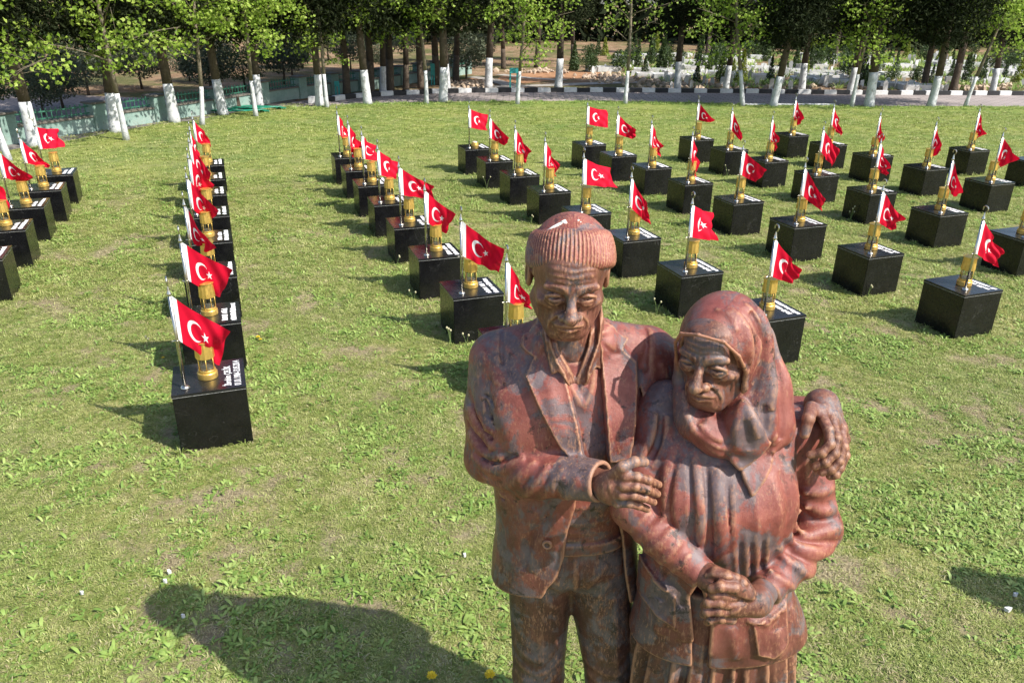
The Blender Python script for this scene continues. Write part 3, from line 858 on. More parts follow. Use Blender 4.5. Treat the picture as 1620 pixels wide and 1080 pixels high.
def jacket_base(p):
    d = d_loft(p, T_JACKET, 2.35)
    d = smin(d, d_cone(p, (.13, 2.305, 2.035), (-.045, 2.335, 1.965), .075, .085), 0.04)
    d = smin(d, d_cone(p, (.25, 2.305, 2.035), (.435, 2.34, 1.985), .075, .085), 0.04)
    d = smin(d, d_chain(p, [(.086, 2.225, 2.060), (.088, 2.28, 2.105), (.118, 2.345, 2.135), (.188, 2.375, 2.145), (.258, 2.345, 2.135), (.290, 2.28, 2.105), (.294, 2.225, 2.060)], [.004, .008, .014, .016, .014, .008, .004], .01), .020)
    d = smax(d, -np.maximum(poly_sd(p[:, 0], p[:, 2], OPEN), p[:, 1] - 2.285), 0.010)
    d = smax(d, -(d_loft(p, T_SWEATER, 2.4) - 0.004), 0.006)
    hem = p[:, 2] - (1.128 + 0.02 * np.cos((p[:, 0] - .2) * 9) - 0.05 * np.clip((p[:, 0] - .09) / .1, 0, 1) ** 2)
    d = smax(d, -hem, 0.012)
    d = plate(p, d, LAPEL_L, .021, .005, 2.25, .005)
    d = plate(p, d, LAPEL_R, .021, .005, 2.25, .005)
    sl = d_chain(p, [SH_R, (SH_R + EL_R) / 2 + A3(-.010, 0, 0), EL_R, (EL_R + WR_R) / 2 + A3(-.01, -.01, -.004), WR_R], [.086, .079, .080, .078, .064], 0.03)
    al = (p - WR_R) @ _dr
    sl = smax(sl, al - 0.012, 0.006)
    sl = smax(sl, -np.maximum(d_cone(p, WR_R - _dr * .05, WR_R + _dr * .1, .050, .050), -0.02 - al), 0.004)
    d = smin(d, sl, 0.020)
    return smin(d, d_chain(p, [SH_L, EL_L, WR_L], [.092, .085, .066], 0.03), 0.025)
jacket = Part(jacket_base)
jf = jacket.fold
def pf(part, pts, w, a, tp=True): part.fold([P(*t) for t in pts], w, a, tp)
pf(jacket, [(910, 800, 2.12), (897, 838, 2.12), (892, 880, 2.12), (881, 912, 2.12), (852, 929, 2.14)], .010, .009, False)
pf(jacket, [(792, 785, 2.19), (822, 802, 2.15)], .006, -.012)
pf(jacket, [(790, 777, 2.19), (824, 794, 2.15)], .009, .011)
for t in ([(868, 600, 2.11), (876, 660, 2.10), (896, 715, 2.11)], [(800, 600, 2.2), (812, 680, 2.17), (830, 735, 2.15)], [(1000, 640, 2.13), (985, 700, 2.12), (980, 760, 2.13)],
          [(890, 815, 2.12), (860, 850, 2.12), (840, 905, 2.13)], [(850, 805, 2.12), (822, 850, 2.15), (812, 900, 2.18)]): pf(jacket, t, .026, .013)
for t in ([(1030, 560, 2.2), (1022, 620, 2.17), (1010, 690, 2.15)], [(786, 590, 2.23), (795, 650, 2.21), (812, 705, 2.18)], [(870, 812, 2.12), (842, 850, 2.12), (826, 905, 2.13)]): pf(jacket, t, .014, -.014)
# sleeve drapery, from the shoulder to the cuff (photo outlines of the folds)
for t, w, a in (
    ([(762, 552, 2.25), (752, 590, 2.24), (762, 632, 2.22), (784, 668, 2.2)], .015, .020),
    ([(782, 560, 2.23), (788, 600, 2.22), (800, 645, 2.2), (812, 676, 2.18)], .014, .020),
    ([(748, 600, 2.25), (752, 640, 2.23), (772, 676, 2.2), (800, 698, 2.18)], .014, .026),
    ([(744, 640, 2.26), (752, 678, 2.22), (778, 702, 2.19), (812, 712, 2.16)], .014, .028),
    ([(744, 680, 2.26), (756, 712, 2.21), (786, 722, 2.17), (822, 722, 2.13)], .013, .024),
    ([(752, 716, 2.24), (772, 738, 2.19), (804, 740, 2.14), (832, 726, 2.1)], .013, .024),
    ([(772, 752, 2.22), (800, 764, 2.15), (828, 752, 2.09), (846, 726, 2.07)], .013, .022),
    ([(812, 776, 2.15), (838, 772, 2.08), (856, 752, 2.04), (862, 728, 2.04)], .013, .018),
    ([(850, 786, 2.09), (870, 772, 2.03), (880, 750, 2.0), (882, 732, 2.01)], .012, .012),
    ([(890, 792, 2.04), (905, 776, 1.98), (912, 752, 1.97)], .014, .008)): pf(jacket, t, w, a * 1.45)
for t, w, a in (
    ([(756, 575, 2.24), (758, 615, 2.23), (775, 655, 2.2), (800, 685, 2.18)], .009, -.018),
    ([(746, 622, 2.25), (756, 662, 2.22), (782, 690, 2.19), (812, 704, 2.17)], .008, -.018),
    ([(744, 662, 2.26), (760, 697, 2.21), (790, 714, 2.17), (822, 717, 2.14)], .008, -.016),
    ([(750, 702, 2.24), (772, 727, 2.19), (802, 731, 2.15), (826, 722, 2.12)], .007, -.014)): pf(jacket, t, w, a * 1.45)
# collar seams
pf(jacket, [(846, 580, 2.12), (862, 556, 2.12), (868, 536, 2.13)], .0045, -.010)
pf(jacket, [(992, 572, 2.12), (970, 550, 2.12), (955, 536, 2.13)], .0045, -.010)
# armhole seams
jf([(-.035, 2.24, 1.80), (-.028, 2.245, 1.90), (-.025, 2.275, 2.00), (-.02, 2.34, 2.045)], .006, -.013)
jf([(.415, 2.24, 1.82), (.418, 2.245, 1.92), (.420, 2.285, 2.01), (.42, 2.34, 2.06)], .006, -.014)
jf([(-.052, 2.235, 1.82), (-.047, 2.24, 1.91), (-.045, 2.27, 2.005), (-.04, 2.34, 2.05)], .015, .013)
jf([(.437, 2.235, 1.84), (.440, 2.245, 1.93), (.442, 2.285, 2.02), (.44, 2.34, 2.07)], .015, .014)
for t in ([(.47, 2.25, 1.99), (.50, 2.27, 1.92), (.50, 2.3, 1.86)], [(.52, 2.28, 2.0), (.55, 2.3, 1.92), (.55, 2.33, 1.85)], [(.60, 2.33, 1.98), (.62, 2.35, 1.9), (.62, 2.38, 1.83)]): jf(t, .016, .014)

_rc = random.Random(8)
for _ in range(16):
    u, v = _rc.uniform(752, 800), _rc.uniform(585, 745)
    pf(jacket, [(u, v, 2.22), (u + _rc.uniform(8, 16), v + _rc.uniform(4, 16), 2.2), (u + _rc.uniform(22, 36), v + _rc.uniform(8, 26), 2.17)], .006, _rc.choice((.008, -.009)))
for _ in range(12):
    u, v = _rc.uniform(815, 900), _rc.uniform(735, 785)
    pf(jacket, [(u, v, 2.06), (u + _rc.uniform(4, 10), v - _rc.uniform(6, 12), 2.05), (u + _rc.uniform(8, 18), v - _rc.uniform(16, 26), 2.05)], .0055, _rc.choice((.007, -.008)))
for _ in range(16):
    u, v = _rc.uniform(1255, 1320), _rc.uniform(780, 900)
    pf(coat, [(u, v, 2.08), (u - _rc.uniform(8, 14), v + _rc.uniform(-6, 6), 2.06), (u - _rc.uniform(18, 30), v - _rc.uniform(2, 20), 2.04)], .0055, _rc.choice((.008, -.009))) if False else None
def finger(p, pts, r=.0145, k=.004):
    n = len(pts)
    d = d_chain(p, pts, [r * (1.12 - 0.30 * i / (n - 1)) for i in range(n)], k)
    for q in pts[1:-1]:
        d = smin(d, np.sqrt(((p - np.asarray(q, F32)) ** 2).sum(1)) - r * 0.99, .0045)
    return d

def nail(p, d, tip, prev, out):
    tip, prev, out = (np.asarray(v, float) for v in (tip, prev, out))
    t = (tip - prev) / np.linalg.norm(tip - prev)
    out = out - t * (out @ t); out /= np.linalg.norm(out)
    M = np.stack([np.cross(t, out), t, out], 1).astype(F32)
    return smin(d, d_ell(p, tip + out * .0105 - t * .002, (.0085, .0115, .0030), M), .0012)

RK = [P(990, 753, 1.930), P(988, 768, 1.922), P(984, 782, 1.926), P(977, 794, 1.940)]
def man_right_hand_base(p):
    wr = WR_R + A3(-.02, .012, 0)
    d = d_cone(p, wr, P(965, 770, 1.978), .040, .040)
    palm = d_chain(p, [P(966, 760, 1.965), P(998, 757, 1.945)], [.031, .021], .01)
    palm = smin(palm, d_chain(p, [P(965, 772, 1.965), P(994, 774, 1.94)], [.032, .022], .01), .03)
    palm = smin(palm, d_chain(p, [P(964, 781, 1.972), P(987, 792, 1.955)], [.028, .020], .01), .03)
    d = smin(d, palm, .03)
    tips = [[(1008, 754, 1.922), (1026, 759, 1.932), (1042, 766, 1.958)], [(1006, 769, 1.914), (1024, 774, 1.924), (1040, 781, 1.950)], [(1002, 783, 1.918), (1019, 787, 1.928), (1034, 794, 1.953)], [(995, 795, 1.932), (1010, 799, 1.942), (1024, 805, 1.962)]]
    for k, tp in zip(RK, tips):
        d = smin(d, finger(p, [k] + [P(*t) for t in tp], .0138), .004)
        d = smin(d, np.sqrt(((p - k.astype(F32)) ** 2).sum(1)) - .0145, .012)
    return smin(d, finger(p, [P(966, 754, 1.955), P(985, 738, 1.935), P(1004, 730, 1.945), P(1020, 731, 1.965)], .0165), .012)
man_right_hand = Part(man_right_hand_base)
for k in RK: man_right_hand.fold([P(962, 768, 1.93), (P(966, 769, 1.93) + k) / 2, k], .0055, .007)

def man_left_hand_base(p):
    kn = LK
    d = d_chain(p, [WR_L, P(1300, 642, 2.20)], [.048, .044], .01)
    for k in kn: d = smin(d, d_cone(p, P(1300, 642, 2.20), k, .042, .022), .025)
    pips = [(1313, 702, 2.045), (1320, 717, 2.05), (1327, 729, 2.06), (1328, 740, 2.075)]
    dips = [(1300, 716, 2.035), (1306, 731, 2.04), (1315, 742, 2.05), (1322, 750, 2.065)]
    tips = [(1282, 719, 2.045), (1290, 737, 2.047), (1301, 747, 2.055), (1313, 753, 2.07)]
    for k, a, b, c in zip(kn, pips, dips, tips):
        mid = (k + P(*a)) / 2 + np.array((.004, -.018, .004))
        pts = [k, mid, P(*a), P(*b), P(*c)]
        d = smin(d, finger(p, pts, .0155), .005)
        d = nail(p, d, pts[-1], pts[-2], (0, -1, .35))
        d = smin(d, np.sqrt(((p - k.astype(F32)) ** 2).sum(1)) - .020, .012)
    pts = [P(1284, 645, 2.14), P(1279, 662, 2.08), P(1273, 686, 2.065)]
    d = smin(d, finger(p, pts, .019), .014)
    return nail(p, d, pts[-1], pts[-2], (0, -1, .3))
LK = [P(1297, 652, 2.135), P(1315, 664, 2.135), P(1329, 679, 2.14), P(1333, 694, 2.15)]
man_left_hand = Part(man_left_hand_base)
for k in LK: man_left_hand.fold([P(1302, 642, 2.15), (P(1302, 642, 2.15) + k) / 2, k], .006, .008)

# ------------------------------------------------------------------ woman's clothes
T_COAT = _spline([(0.93, .755, 2.17, .325, .205), (1.06, .745, 2.165, .300, .195), (1.22, .715, 2.165, .255, .182), (1.36, .695, 2.165, .236, .185), (1.50, .680, 2.155, .228, .202), (1.61, .672, 2.145, .230, .200), (1.72, .672, 2.170, .240, .175), (1.82, .672, 2.205, .235, .140), (1.90, .670, 2.215, .16, .11)])
T_SKIRT = _spline([(0.02, .77, 2.20, .34, .25), (0.45, .765, 2.19, .315, .225), (0.80, .755, 2.18, .29, .20), (1.10, .735, 2.17, .25, .17), (1.25, .72, 2.17, .22, .16)])
WS_R, WE_R, WW_R = A3(.462, 2.20, 1.795), A3(.392, 2.075, 1.560), A3(.592, 1.925, 1.425)
WS_L, WE_L, WW_L = A3(.905, 2.215, 1.765), A3(1.035, 2.165, 1.425), A3(.812, 1.955, 1.345)
COAT_OPEN = Q([(1096, 1090), (1096, 1015), (1091, 950), (1108, 920), (1128, 985), (1121, 1045), (1118, 1090)], 1.98)

def woman_core(p):
    d = d_loft(p, T_SKIRT, 2.2)
    ang = np.arctan2(p[:, 1] - 2.18, p[:, 0] - .75)
    wob = 0.6 * np.sin(p[:, 2] * 3.1) + 0.3 * np.sin(ang * 5)
    amt = np.clip((1.12 - p[:, 2]) / .25, 0, 1)
    d = d - (0.013 * np.cos(ang * 21 + wob) + 0.006 * np.cos(ang * 34 - 1.5 * wob)) * amt
    d = smin(d, d_ell(p, (.68, 2.17, 1.5), (.21, .15, .35)), 0.02)
    return smax(d, 0.015 - p[:, 2], 0.005)

def coat_base(p):
    d = d_loft(p, T_COAT, 2.25)
    d = smin(d, d_ell(p, P(1080, 790, 2.095), (.09, .10, .12)), 0.08)
    d = smin(d, d_ell(p, P(1198, 800, 2.09), (.10, .105, .13)), 0.08)
    hem = p[:, 2] - (0.985 + .05 * (p[:, 0] - .7))
    d = smax(d, -hem, .010)
    d = smax(d, -np.maximum(poly_sd(p[:, 0], p[:, 2], COAT_OPEN), p[:, 1] - 2.10), .008)
    d = smax(d, -(d_loft(p, T_SKIRT, 2.2) + .002), .006)
    for poly in (Q([(1018, 912), (1068, 938), (1066, 985), (1014, 965)], 2.02), Q([(1190, 985), (1222, 978), (1252, 968), (1250, 1020), (1222, 1038), (1196, 1030)], 1.98)):
        d = plate(p, d, poly, .012, .008, 2.15, .006)
    a1 = d_chain(p, [WS_R, (WS_R + WE_R) / 2, WE_R, (WE_R + WW_R) / 2, WW_R], [.090, .074, .066, .062, .050], .03)
    a2 = d_chain(p, [WS_L, (WS_L + WE_L) / 2 + A3(.012, 0, 0), WE_L, (WE_L + WW_L) / 2, WW_L], [.086, .076, .074, .067, .052], .03)
    dv = ((WW_R - WE_R) / np.linalg.norm(WW_R - WE_R)).astype(F32)
    a1 = smax(a1, (p - WW_R) @ dv - .012, .005)
    dv = ((WW_L - WE_L) / np.linalg.norm(WW_L - WE_L)).astype(F32); al = (p - WW_L) @ dv
    a2 = smin(a2, smax(d_cone(p, WW_L - dv * .03, WW_L + dv * .012, .058, .056), np.abs(al + .008) - .018, .006), .004)
    a2 = smax(a2, al - .014, .005)
    d = smin(d, a1, .014)
    d = smin(d, d_ell(p, P(1052, 648, 2.21), (.09, .08, .10)), .04)
    d = smin(d, d_ell(p, P(1262, 690, 2.20), (.09, .07, .11)), .04)
    return smin(d, a2, .014)
coat = Part(coat_base)
for u, v in ((1160, 870), (1178, 868), (1195, 872), (1212, 866), (1145, 860)):
    pf(coat, [(u - 4, v - 38, 1.97), (u, v, 1.975), (u + 4, v + 45, 1.985)], .010, .010)
for u, v in ((1169, 872), (1187, 872), (1204, 870)):
    pf(coat, [(u - 2, v - 25, 1.97), (u, v, 1.975), (u + 3, v + 45, 1.985)], .006, -.010)
pf(coat, [(1097, 1018, 1.96), (1092, 955, 1.965), (1105, 915, 1.97)], .011, .010, False)
pf(coat, [(1121, 1040, 1.95), (1127, 990, 1.955), (1112, 925, 1.965)], .011, .010, False)
for t, w, a in (([(1100, 700, 2.03), (1106, 770, 1.965), (1109, 870, 1.965)], .016, .018), ([(1140, 735, 1.99), (1140, 800, 1.945), (1142, 892, 1.965)], .020, .030),
                ([(1166, 750, 1.97), (1161, 820, 1.945), (1158, 880, 1.965)], .010, .014), ([(1120, 720, 2.0), (1122, 790, 1.955), (1124, 890, 1.965)], .008, -.024), ([(1090, 720, 2.04), (1095, 800, 1.975), (1097, 870, 1.975)], .007, -.015),
                ([(1155, 760, 1.96), (1153, 820, 1.945), (1152, 885, 1.965)], .006, -.014),
                ([(1060, 690, 2.08), (1050, 760, 2.03), (1062, 830, 2.0)], .018, .012), ([(1078, 730, 2.05), (1070, 790, 2.0), (1080, 850, 1.99)], .016, .009), ([(1070, 710, 2.06), (1060, 780, 2.01), (1072, 840, 2.0)], .010, -.008), ([(1246, 730, 2.05), (1252, 790, 2.03), (1238, 850, 2.0)], .017, .014), ([(1222, 750, 2.0), (1230, 805, 1.98), (1218, 858, 1.98)], .016, .010), ([(1235, 745, 2.02), (1242, 800, 2.0), (1228, 855, 1.99)], .010, -.009), ([(1192, 780, 1.97), (1196, 820, 1.96), (1192, 860, 1.97)], .015, .008)): pf(coat, t, w, a)
for t in ([(1186, 990, 1.95), (1215, 992, 1.945), (1240, 978, 1.96), (1256, 962, 1.98)], [(1017, 912, 2.04), (1042, 932, 2.01), (1068, 940, 1.99)]):
    pf(coat, t, .010, .018); pf(coat, [(u, v + 7, y) for u, v, y in t], .007, -.016)
for t in ([(1160, 1000, 1.95), (1165, 1030, 1.95), (1168, 1050, 1.95)], [(1270, 960, 2.03), (1275, 1000, 2.02), (1285, 1025, 2.03)], [(1235, 1000, 1.97), (1238, 1030, 1.96), (1240, 1048, 1.97)], [(1040, 950, 2.02), (1038, 985, 2.01), (1036, 1010, 2.01)], [(1075, 960, 2.0), (1078, 990, 2.0), (1080, 1012, 2.0)]):
    pf(coat, t, .020, .016)
for t, w, a in (   # her right sleeve
    ([(1002, 828, 2.03), (1018, 820, 1.99), (1032, 806, 1.99)], .012, .013),
    ([(1010, 846, 2.03), (1032, 838, 1.97), (1048, 818, 1.97)], .012, .016),
    ([(1028, 864, 2.0), (1050, 854, 1.95), (1064, 834, 1.96)], .012, .016),
    ([(1046, 882, 1.97), (1066, 872, 1.92), (1080, 852, 1.94)], .011, .013),
    ([(1064, 900, 1.95), (1082, 890, 1.90), (1096, 872, 1.92)], .010, .010),
    ([(1040, 650, 2.12), (1030, 690, 2.09), (1010, 730, 2.06)], .014, .018),
    ([(1058, 656, 2.1), (1050, 700, 2.08), (1030, 742, 2.04)], .012, .016),
    ([(1048, 655, 2.11), (1040, 697, 2.08), (1020, 735, 2.05)], .008, -.016),
    # her left sleeve
    ([(1322, 768, 2.14), (1300, 784, 2.09), (1272, 786, 2.08)], .013, .014),
    ([(1326, 800, 2.14), (1300, 814, 2.08), (1268, 812, 2.06)], .013, .018),
    ([(1325, 832, 2.13), (1298, 842, 2.07), (1262, 828, 2.04)], .013, .022),
    ([(1314, 866, 2.11), (1284, 872, 2.04), (1252, 846, 2.01)], .013, .022),
    ([(1290, 898, 2.07), (1262, 898, 1.99), (1238, 870, 1.97)], .012, .020),
    ([(1264, 924, 2.02), (1240, 920, 1.95), (1222, 896, 1.93)], .011, .015),
    ([(1325, 816, 2.13), (1298, 828, 2.07), (1264, 820, 2.05)], .007, -.018),
    ([(1320, 850, 2.12), (1292, 858, 2.05), (1256, 838, 2.02)], .007, -.016),
    ([(1302, 884, 2.09), (1272, 886, 2.01), (1244, 858, 1.98)], .007, -.014),
    ([(1278, 770, 2.10), (1290, 730, 2.10), (1300, 745, 2.12)], .012, .012)): pf(coat, t, w, a * 1.4)
for t in ([(1042, 640, 2.14), (1045, 690, 2.10), (1030, 740, 2.06)], [(1262, 690, 2.12), (1268, 740, 2.10), (1262, 790, 2.08)]): pf(coat, t, .008, -.016)

def woman_hands_base(p):
    wr = WW_R - (WW_R - WE_R) * .08
    d = d_chain(p, [wr, P(1125, 915, 1.895), P(1168, 928, 1.885)], [.037, .040, .038], .02)
    for u, v in ((1150, 906), (1163, 910), (1174, 918), (1182, 928)):
        d = smin(d, finger(p, [P(u - 18, v - 2, 1.875), P(u, v + 4, 1.86), P(u + 12, v + 14, 1.875)], .0155), .010)
    wl = WW_L - (WW_L - WE_L) * .06
    d2 = d_chain(p, [wl, P(1196, 950, 1.885), P(1160, 955, 1.868)], [.042, .045, .040], .02)
    kn = [(1146, 940, 1.845), (1139, 952, 1.838), (1137, 965, 1.842), (1141, 977, 1.855)]
    md = [(1130, 939, 1.845), (1121, 952, 1.842), (1119, 966, 1.848), (1124, 979, 1.862)]
    tp = [(1124, 947, 1.870), (1114, 958, 1.872), (1113, 971, 1.880), (1119, 983, 1.890)]
    for k, m, t in zip(kn, md, tp):
        d2 = smin(d2, finger(p, [P(k[0] + 16, k[1] + 1, k[2] + .012), P(*k), P(*m), P(*t)], .0160), .005)
    d2 = smin(d2, finger(p, [P(1186, 938, 1.860), P(1162, 929, 1.838), P(1140, 927, 1.832), P(1126, 930, 1.84)], .0170), .010)
    return smin(d, d2, .003)
woman_hands = Part(woman_hands_base)
for k in ((1150, 940), (1143, 952), (1141, 965), (1145, 977)): pf(woman_hands, [(1196, 947, 1.84), (1172, (947 + k[1]) / 2, 1.83), (*k, 1.83)], .006, .007)
for k in ((1150, 908), (1160, 912), (1170, 920)): pf(woman_hands, [(1112, 908, 1.87), (1130, (908 + k[1]) / 2, 1.86), (*k, 1.85)], .006, .006)

# ------------------------------------------------------------------ woman's head and scarf
def woman_head_base(p):
    d = face_base(HW.local(p), True) * F32(HW.k)
    d = smin(d, d_cone(p, HW(0, -.035, -.06), (.66, 2.19, 1.86), .074, .085), .03)
    ix = np.nonzero(p[:, 2] > 2.10)[0]
    if len(ix): d[ix] = woman_hair(p[ix], d[ix])
    return d
def woman_hair(p, d):
    L = HW
    for s in (-1, 1):
        for t in range(5):
            a = L(s * .003, .074 - .012 * t, .062 + .003 * t); m = L(s * .034, .070 - .012 * t, .050 + .004 * t); b = L(s * .061, .042 - .012 * t, .018 + .005 * t)
            d = smin(d, d_chain(p, [a, m, b], [.009, .008, .007]), .004)
    return d
woman_head = Part(woman_head_base)
add_face(woman_head, HW)

def headscarf_base(p):
    L = HW
    q = L.local(p)
    hood = d_ell(q, (0, -.018, .023), (.0750, .099, .0765))
    hood = smin(hood, d_ell(q, (0, -.004, .021), (.0745, .0990, .0755)), .02)
    hood = smin(hood, d_ell(q, (0, -.045, -.05), (.080, .080, .13)), .05) * F32(L.k)
    dr = d_chain(p, [P(1166, 550, 2.18), P(1186, 612, 2.16), P(1199, 668, 2.14)], [.094, .102, .106], .04)
    dr = smin(dr, d_chain(p, [P(1142, 560, 2.21), P(1140, 660, 2.23)], [.105, .15], .04), .05)
    d = smin(hood, dr, .05)
    wrap = d_chain(p, [P(1088, 630, 2.12), P(1100, 668, 2.08), P(1135, 690, 2.06), P(1170, 685, 2.07), P(1200, 660, 2.10)], [.040, .048, .054, .058, .066], .04)
    d = smin(d, wrap, .03)
    op = d_ell(q, (0, .085, -.022), (.0660, .085, .092))
    op = smin(op, d_ell(q, (0.0, .11, -.075), (.050, .06, .060)), .02) * F32(L.k)
    d = smax(d, -op, .012)
    edge = [L(-.066, .032, -.085), L(-.073, .044, -.03), L(-.068, .062, .025), L(-.048, .081, .060), L(-.006, .093, .073), L(.042, .083, .063), L(.067, .062, .026), L(.075, .040, -.02), L(.070, .032, -.075)]
    d = smin(d, d_chain(p, edge, [.0052] * 9, .004), .006)
    d = smin(d, d_chain(p, [L(-.070, .026, -.02), L(-.066, .030, -.085), P(1088, 655, 2.09)], [.020, .026, .040], .02), .02)
    # apron of the scarf on the chest and the tail thrown over it
    fr = d_loft(p, T_COAT, 2.25) - .022
    ap = poly_sd(p[:, 0], p[:, 2], SCARF_APRON)
    d = smin(d, smax(fr, np.maximum(ap, p[:, 1] - 2.2), .012), .025)
    fr2 = smin(fr, d_ell(p, P(1184, 680, 2.04), (.070, .050, .095)), .04) - .014
    tl = poly_sd(p[:, 0], p[:, 2], SCARF_TAIL)
    return smin(d, smax(fr2, np.maximum(tl, p[:, 1] - 2.12), .012), .008)
SCARF_APRON = Q([(1076, 610), (1080, 650), (1088, 684), (1110, 710), (1146, 728), (1172, 740), (1184, 778), (1192, 776), (1224, 744), (1250, 700), (1254, 640), (1180, 600)], 1.99)
SCARF_TAIL = Q([(1171, 614), (1186, 640), (1206, 672), (1222, 704), (1206, 722), (1188, 738), (1172, 745), (1160, 735), (1152, 712), (1150, 680), (1158, 645)], 1.98)
headscarf = Part(headscarf_base)
for t, w, a in (
    ([(1147, 492, 2.09), (1170, 528, 2.07), (1180, 570, 2.05), (1186, 622, 2.04)], .013, .022),
    ([(1172, 486, 2.12), (1190, 520, 2.10), (1194, 560, 2.07), (1190, 605, 2.04)], .010, .014),
    ([(1186, 492, 2.14), (1214, 532, 2.11), (1222, 585, 2.08), (1216, 650, 2.05)], .014, .028),
    ([(1206, 520, 2.17), (1234, 590, 2.13), (1240, 650, 2.10), (1238, 700, 2.08)], .014, .024),
    ([(1130, 482, 2.08), (1152, 506, 2.07), (1164, 540, 2.05)], .010, .010),
    ([(1180, 640, 2.02), (1196, 675, 1.955), (1208, 705, 1.94)], .014, .014),
    ([(1168, 628, 2.01), (1158, 680, 1.965), (1162, 732, 1.945)], .011, .016),
    ([(1088, 650, 2.05), (1098, 680, 2.01), (1122, 704, 1.985), (1150, 716, 1.98)], .009, .014),
    ([(1106, 668, 2.03), (1124, 690, 2.0), (1146, 700, 1.985)], .010, .014),
    ([(1080, 615, 2.06), (1086, 650, 2.02), (1092, 676, 2.0)], .012, .012),
    ([(1176, 500, 2.11), (1204, 546, 2.08), (1203, 592, 2.05), (1190, 632, 2.03)], .010, -.034),
    ([(1160, 505, 2.09), (1182, 548, 2.06), (1188, 590, 2.04)], .007, -.020),
    ([(1200, 510, 2.15), (1228, 566, 2.11), (1231, 625, 2.08), (1226, 690, 2.06)], .009, -.030),
    ([(1212, 640, 2.04), (1212, 675, 2.02), (1222, 700, 2.0)], .009, -.020),
    ([(1096, 664, 2.04), (1112, 692, 2.0), (1146, 708, 1.985)], .006, -.010),
    ([(1178, 665, 1.98), (1188, 700, 1.935), (1190, 730, 1.93)], .014, -.014)): pf(headscarf, t, w, a * (1.6 if t[0][1] < 530 else 1.0))
headscarf.lo = -0.036
FRINGE = []
for poly in (SCARF_APRON[1:8], SCARF_TAIL[3:9], SCARF_APRON[7:10]):
    c = np.array(poly); L_ = np.r_[0, np.cumsum(np.linalg.norm(c[1:] - c[:-1], axis=1))]
    for s_ in np.arange(0, L_[-1], .017): FRINGE.append((np.interp(s_, L_, c[:, 0]), 1.99, np.interp(s_, L_, c[:, 1])))
for t in FRINGE: headscarf.fold([(t[0] - .001, t[1], t[2]), (t[0], t[1], t[2]), (t[0] + .001, t[1], t[2])], .0075, .008, False)

def build_statue():
    man = sculpt('man_figure', man_core, (-.16, 2.0, -.02), (.55, 2.52, 2.1), .0075, M_MAN, statue)
    tag(man, 'old man in jacket, jersey and knitted cap')
    sculpt('head', man_head, (-.02, 1.95, 1.86), (.36, 2.40, 2.50), .0036, M_SKIN, man)
    sculpt('knitted_cap', beanie, (0, 2.0, 2.2), (.34, 2.38, 2.52), .0036, M_MAN, man)
    sculpt('shirt_collar', shirt_collar, (.02, 2.0, 1.86), (.36, 2.45, 2.2), .0045, M_SKIN, man)
    sculpt('jacket', jacket, (-.26, 1.86, 1.0), (1.16, 2.68, 2.18), .0050, M_MAN, man)
    sculpt('hand', man_right_hand, (.16, 1.82, 1.52), (.52, 2.12, 1.90), .0038, M_SKIN, man)
    sculpt('hand', man_left_hand, (.85, 1.95, 1.60), (1.14, 2.44, 1.98), .0038, M_SKIN, man)
    woman = sculpt('woman_figure', woman_core, (.36, 1.88, -.02), (1.16, 2.5, 1.9), .008, M_PAINT, statue)
    tag(woman, 'old woman in headscarf, coat and pleated skirt with clasped hands')
    sculpt('head', woman_head, (.42, 1.9, 1.80), (.80, 2.36, 2.30), .0036, M_SKIN, woman)
    sculpt('headscarf', headscarf, (.40, 1.84, 1.50), (1.02, 2.50, 2.32), .0044, M_PAINT, woman)
    sculpt('coat', coat, (.26, 1.82, .90), (1.22, 2.46, 1.98), .0050, M_PAINT, woman)
    sculpt('clasped_hands', woman_hands, (.50, 1.76, 1.20), (.92, 2.06, 1.56), .0038, M_SKIN, woman)
    b = MB(); b.lathe([(.016, 0), (.0175, .004), (.015, .009), (.010, .008), (.009, .006)], 18)
    o = link('button', smooth_by_angle(b.mesh('button', (M_SKIN,))), man)
    o.location = Vector(P(866, 860, 2.112)) - Vector(STATUE_AT); o.rotation_euler = (R(90), 0, R(-12))
build_statue()

def snap(fn, pts, off=0.0):
    p = np.asarray(pts, F32)
    for _ in range(6):
        d = fn(p)
        g = np.stack([fn(p + np.eye(3, dtype=F32)[j] * F32(.002)) - d for j in range(3)], 1)
        g /= np.maximum(np.linalg.norm(g, axis=1, keepdims=True), 1e-6)
        p = (p - g * np.clip(d - off, -.03, .03)[:, None]).astype(F32)
    return p
M_GUANO = simple_mat('bird_droppings', (0.72, 0.70, 0.64), 0.8)
_cap = [o for o in bpy.data.objects if o.name.startswith('knitted_cap')][0]
for line, r in (([(892, 352), (884, 358), (876, 366), (868, 376)], .006), ([(896, 346), (890, 352), (893, 360)], .008), ([(886, 356), (882, 366), (884, 374)], .004), ([(914, 345), (917, 348)], .007), ([(916, 352), (921, 359)], .004), ([(938, 352), (940, 353)], .004)):
    q = snap(beanie, [P(u, v, 2.14) for u, v in line], -.001)
    m = MB(); m.tube([tuple(t - np.array(STATUE_AT)) for t in q], [r * .6] + [r] * (len(q) - 2) + [r * .5], 8)
    link('bird_dropping', m.mesh('bird_dropping', (M_GUANO,), True), [o for o in statue.children if o.name.startswith('man_figure')][0])
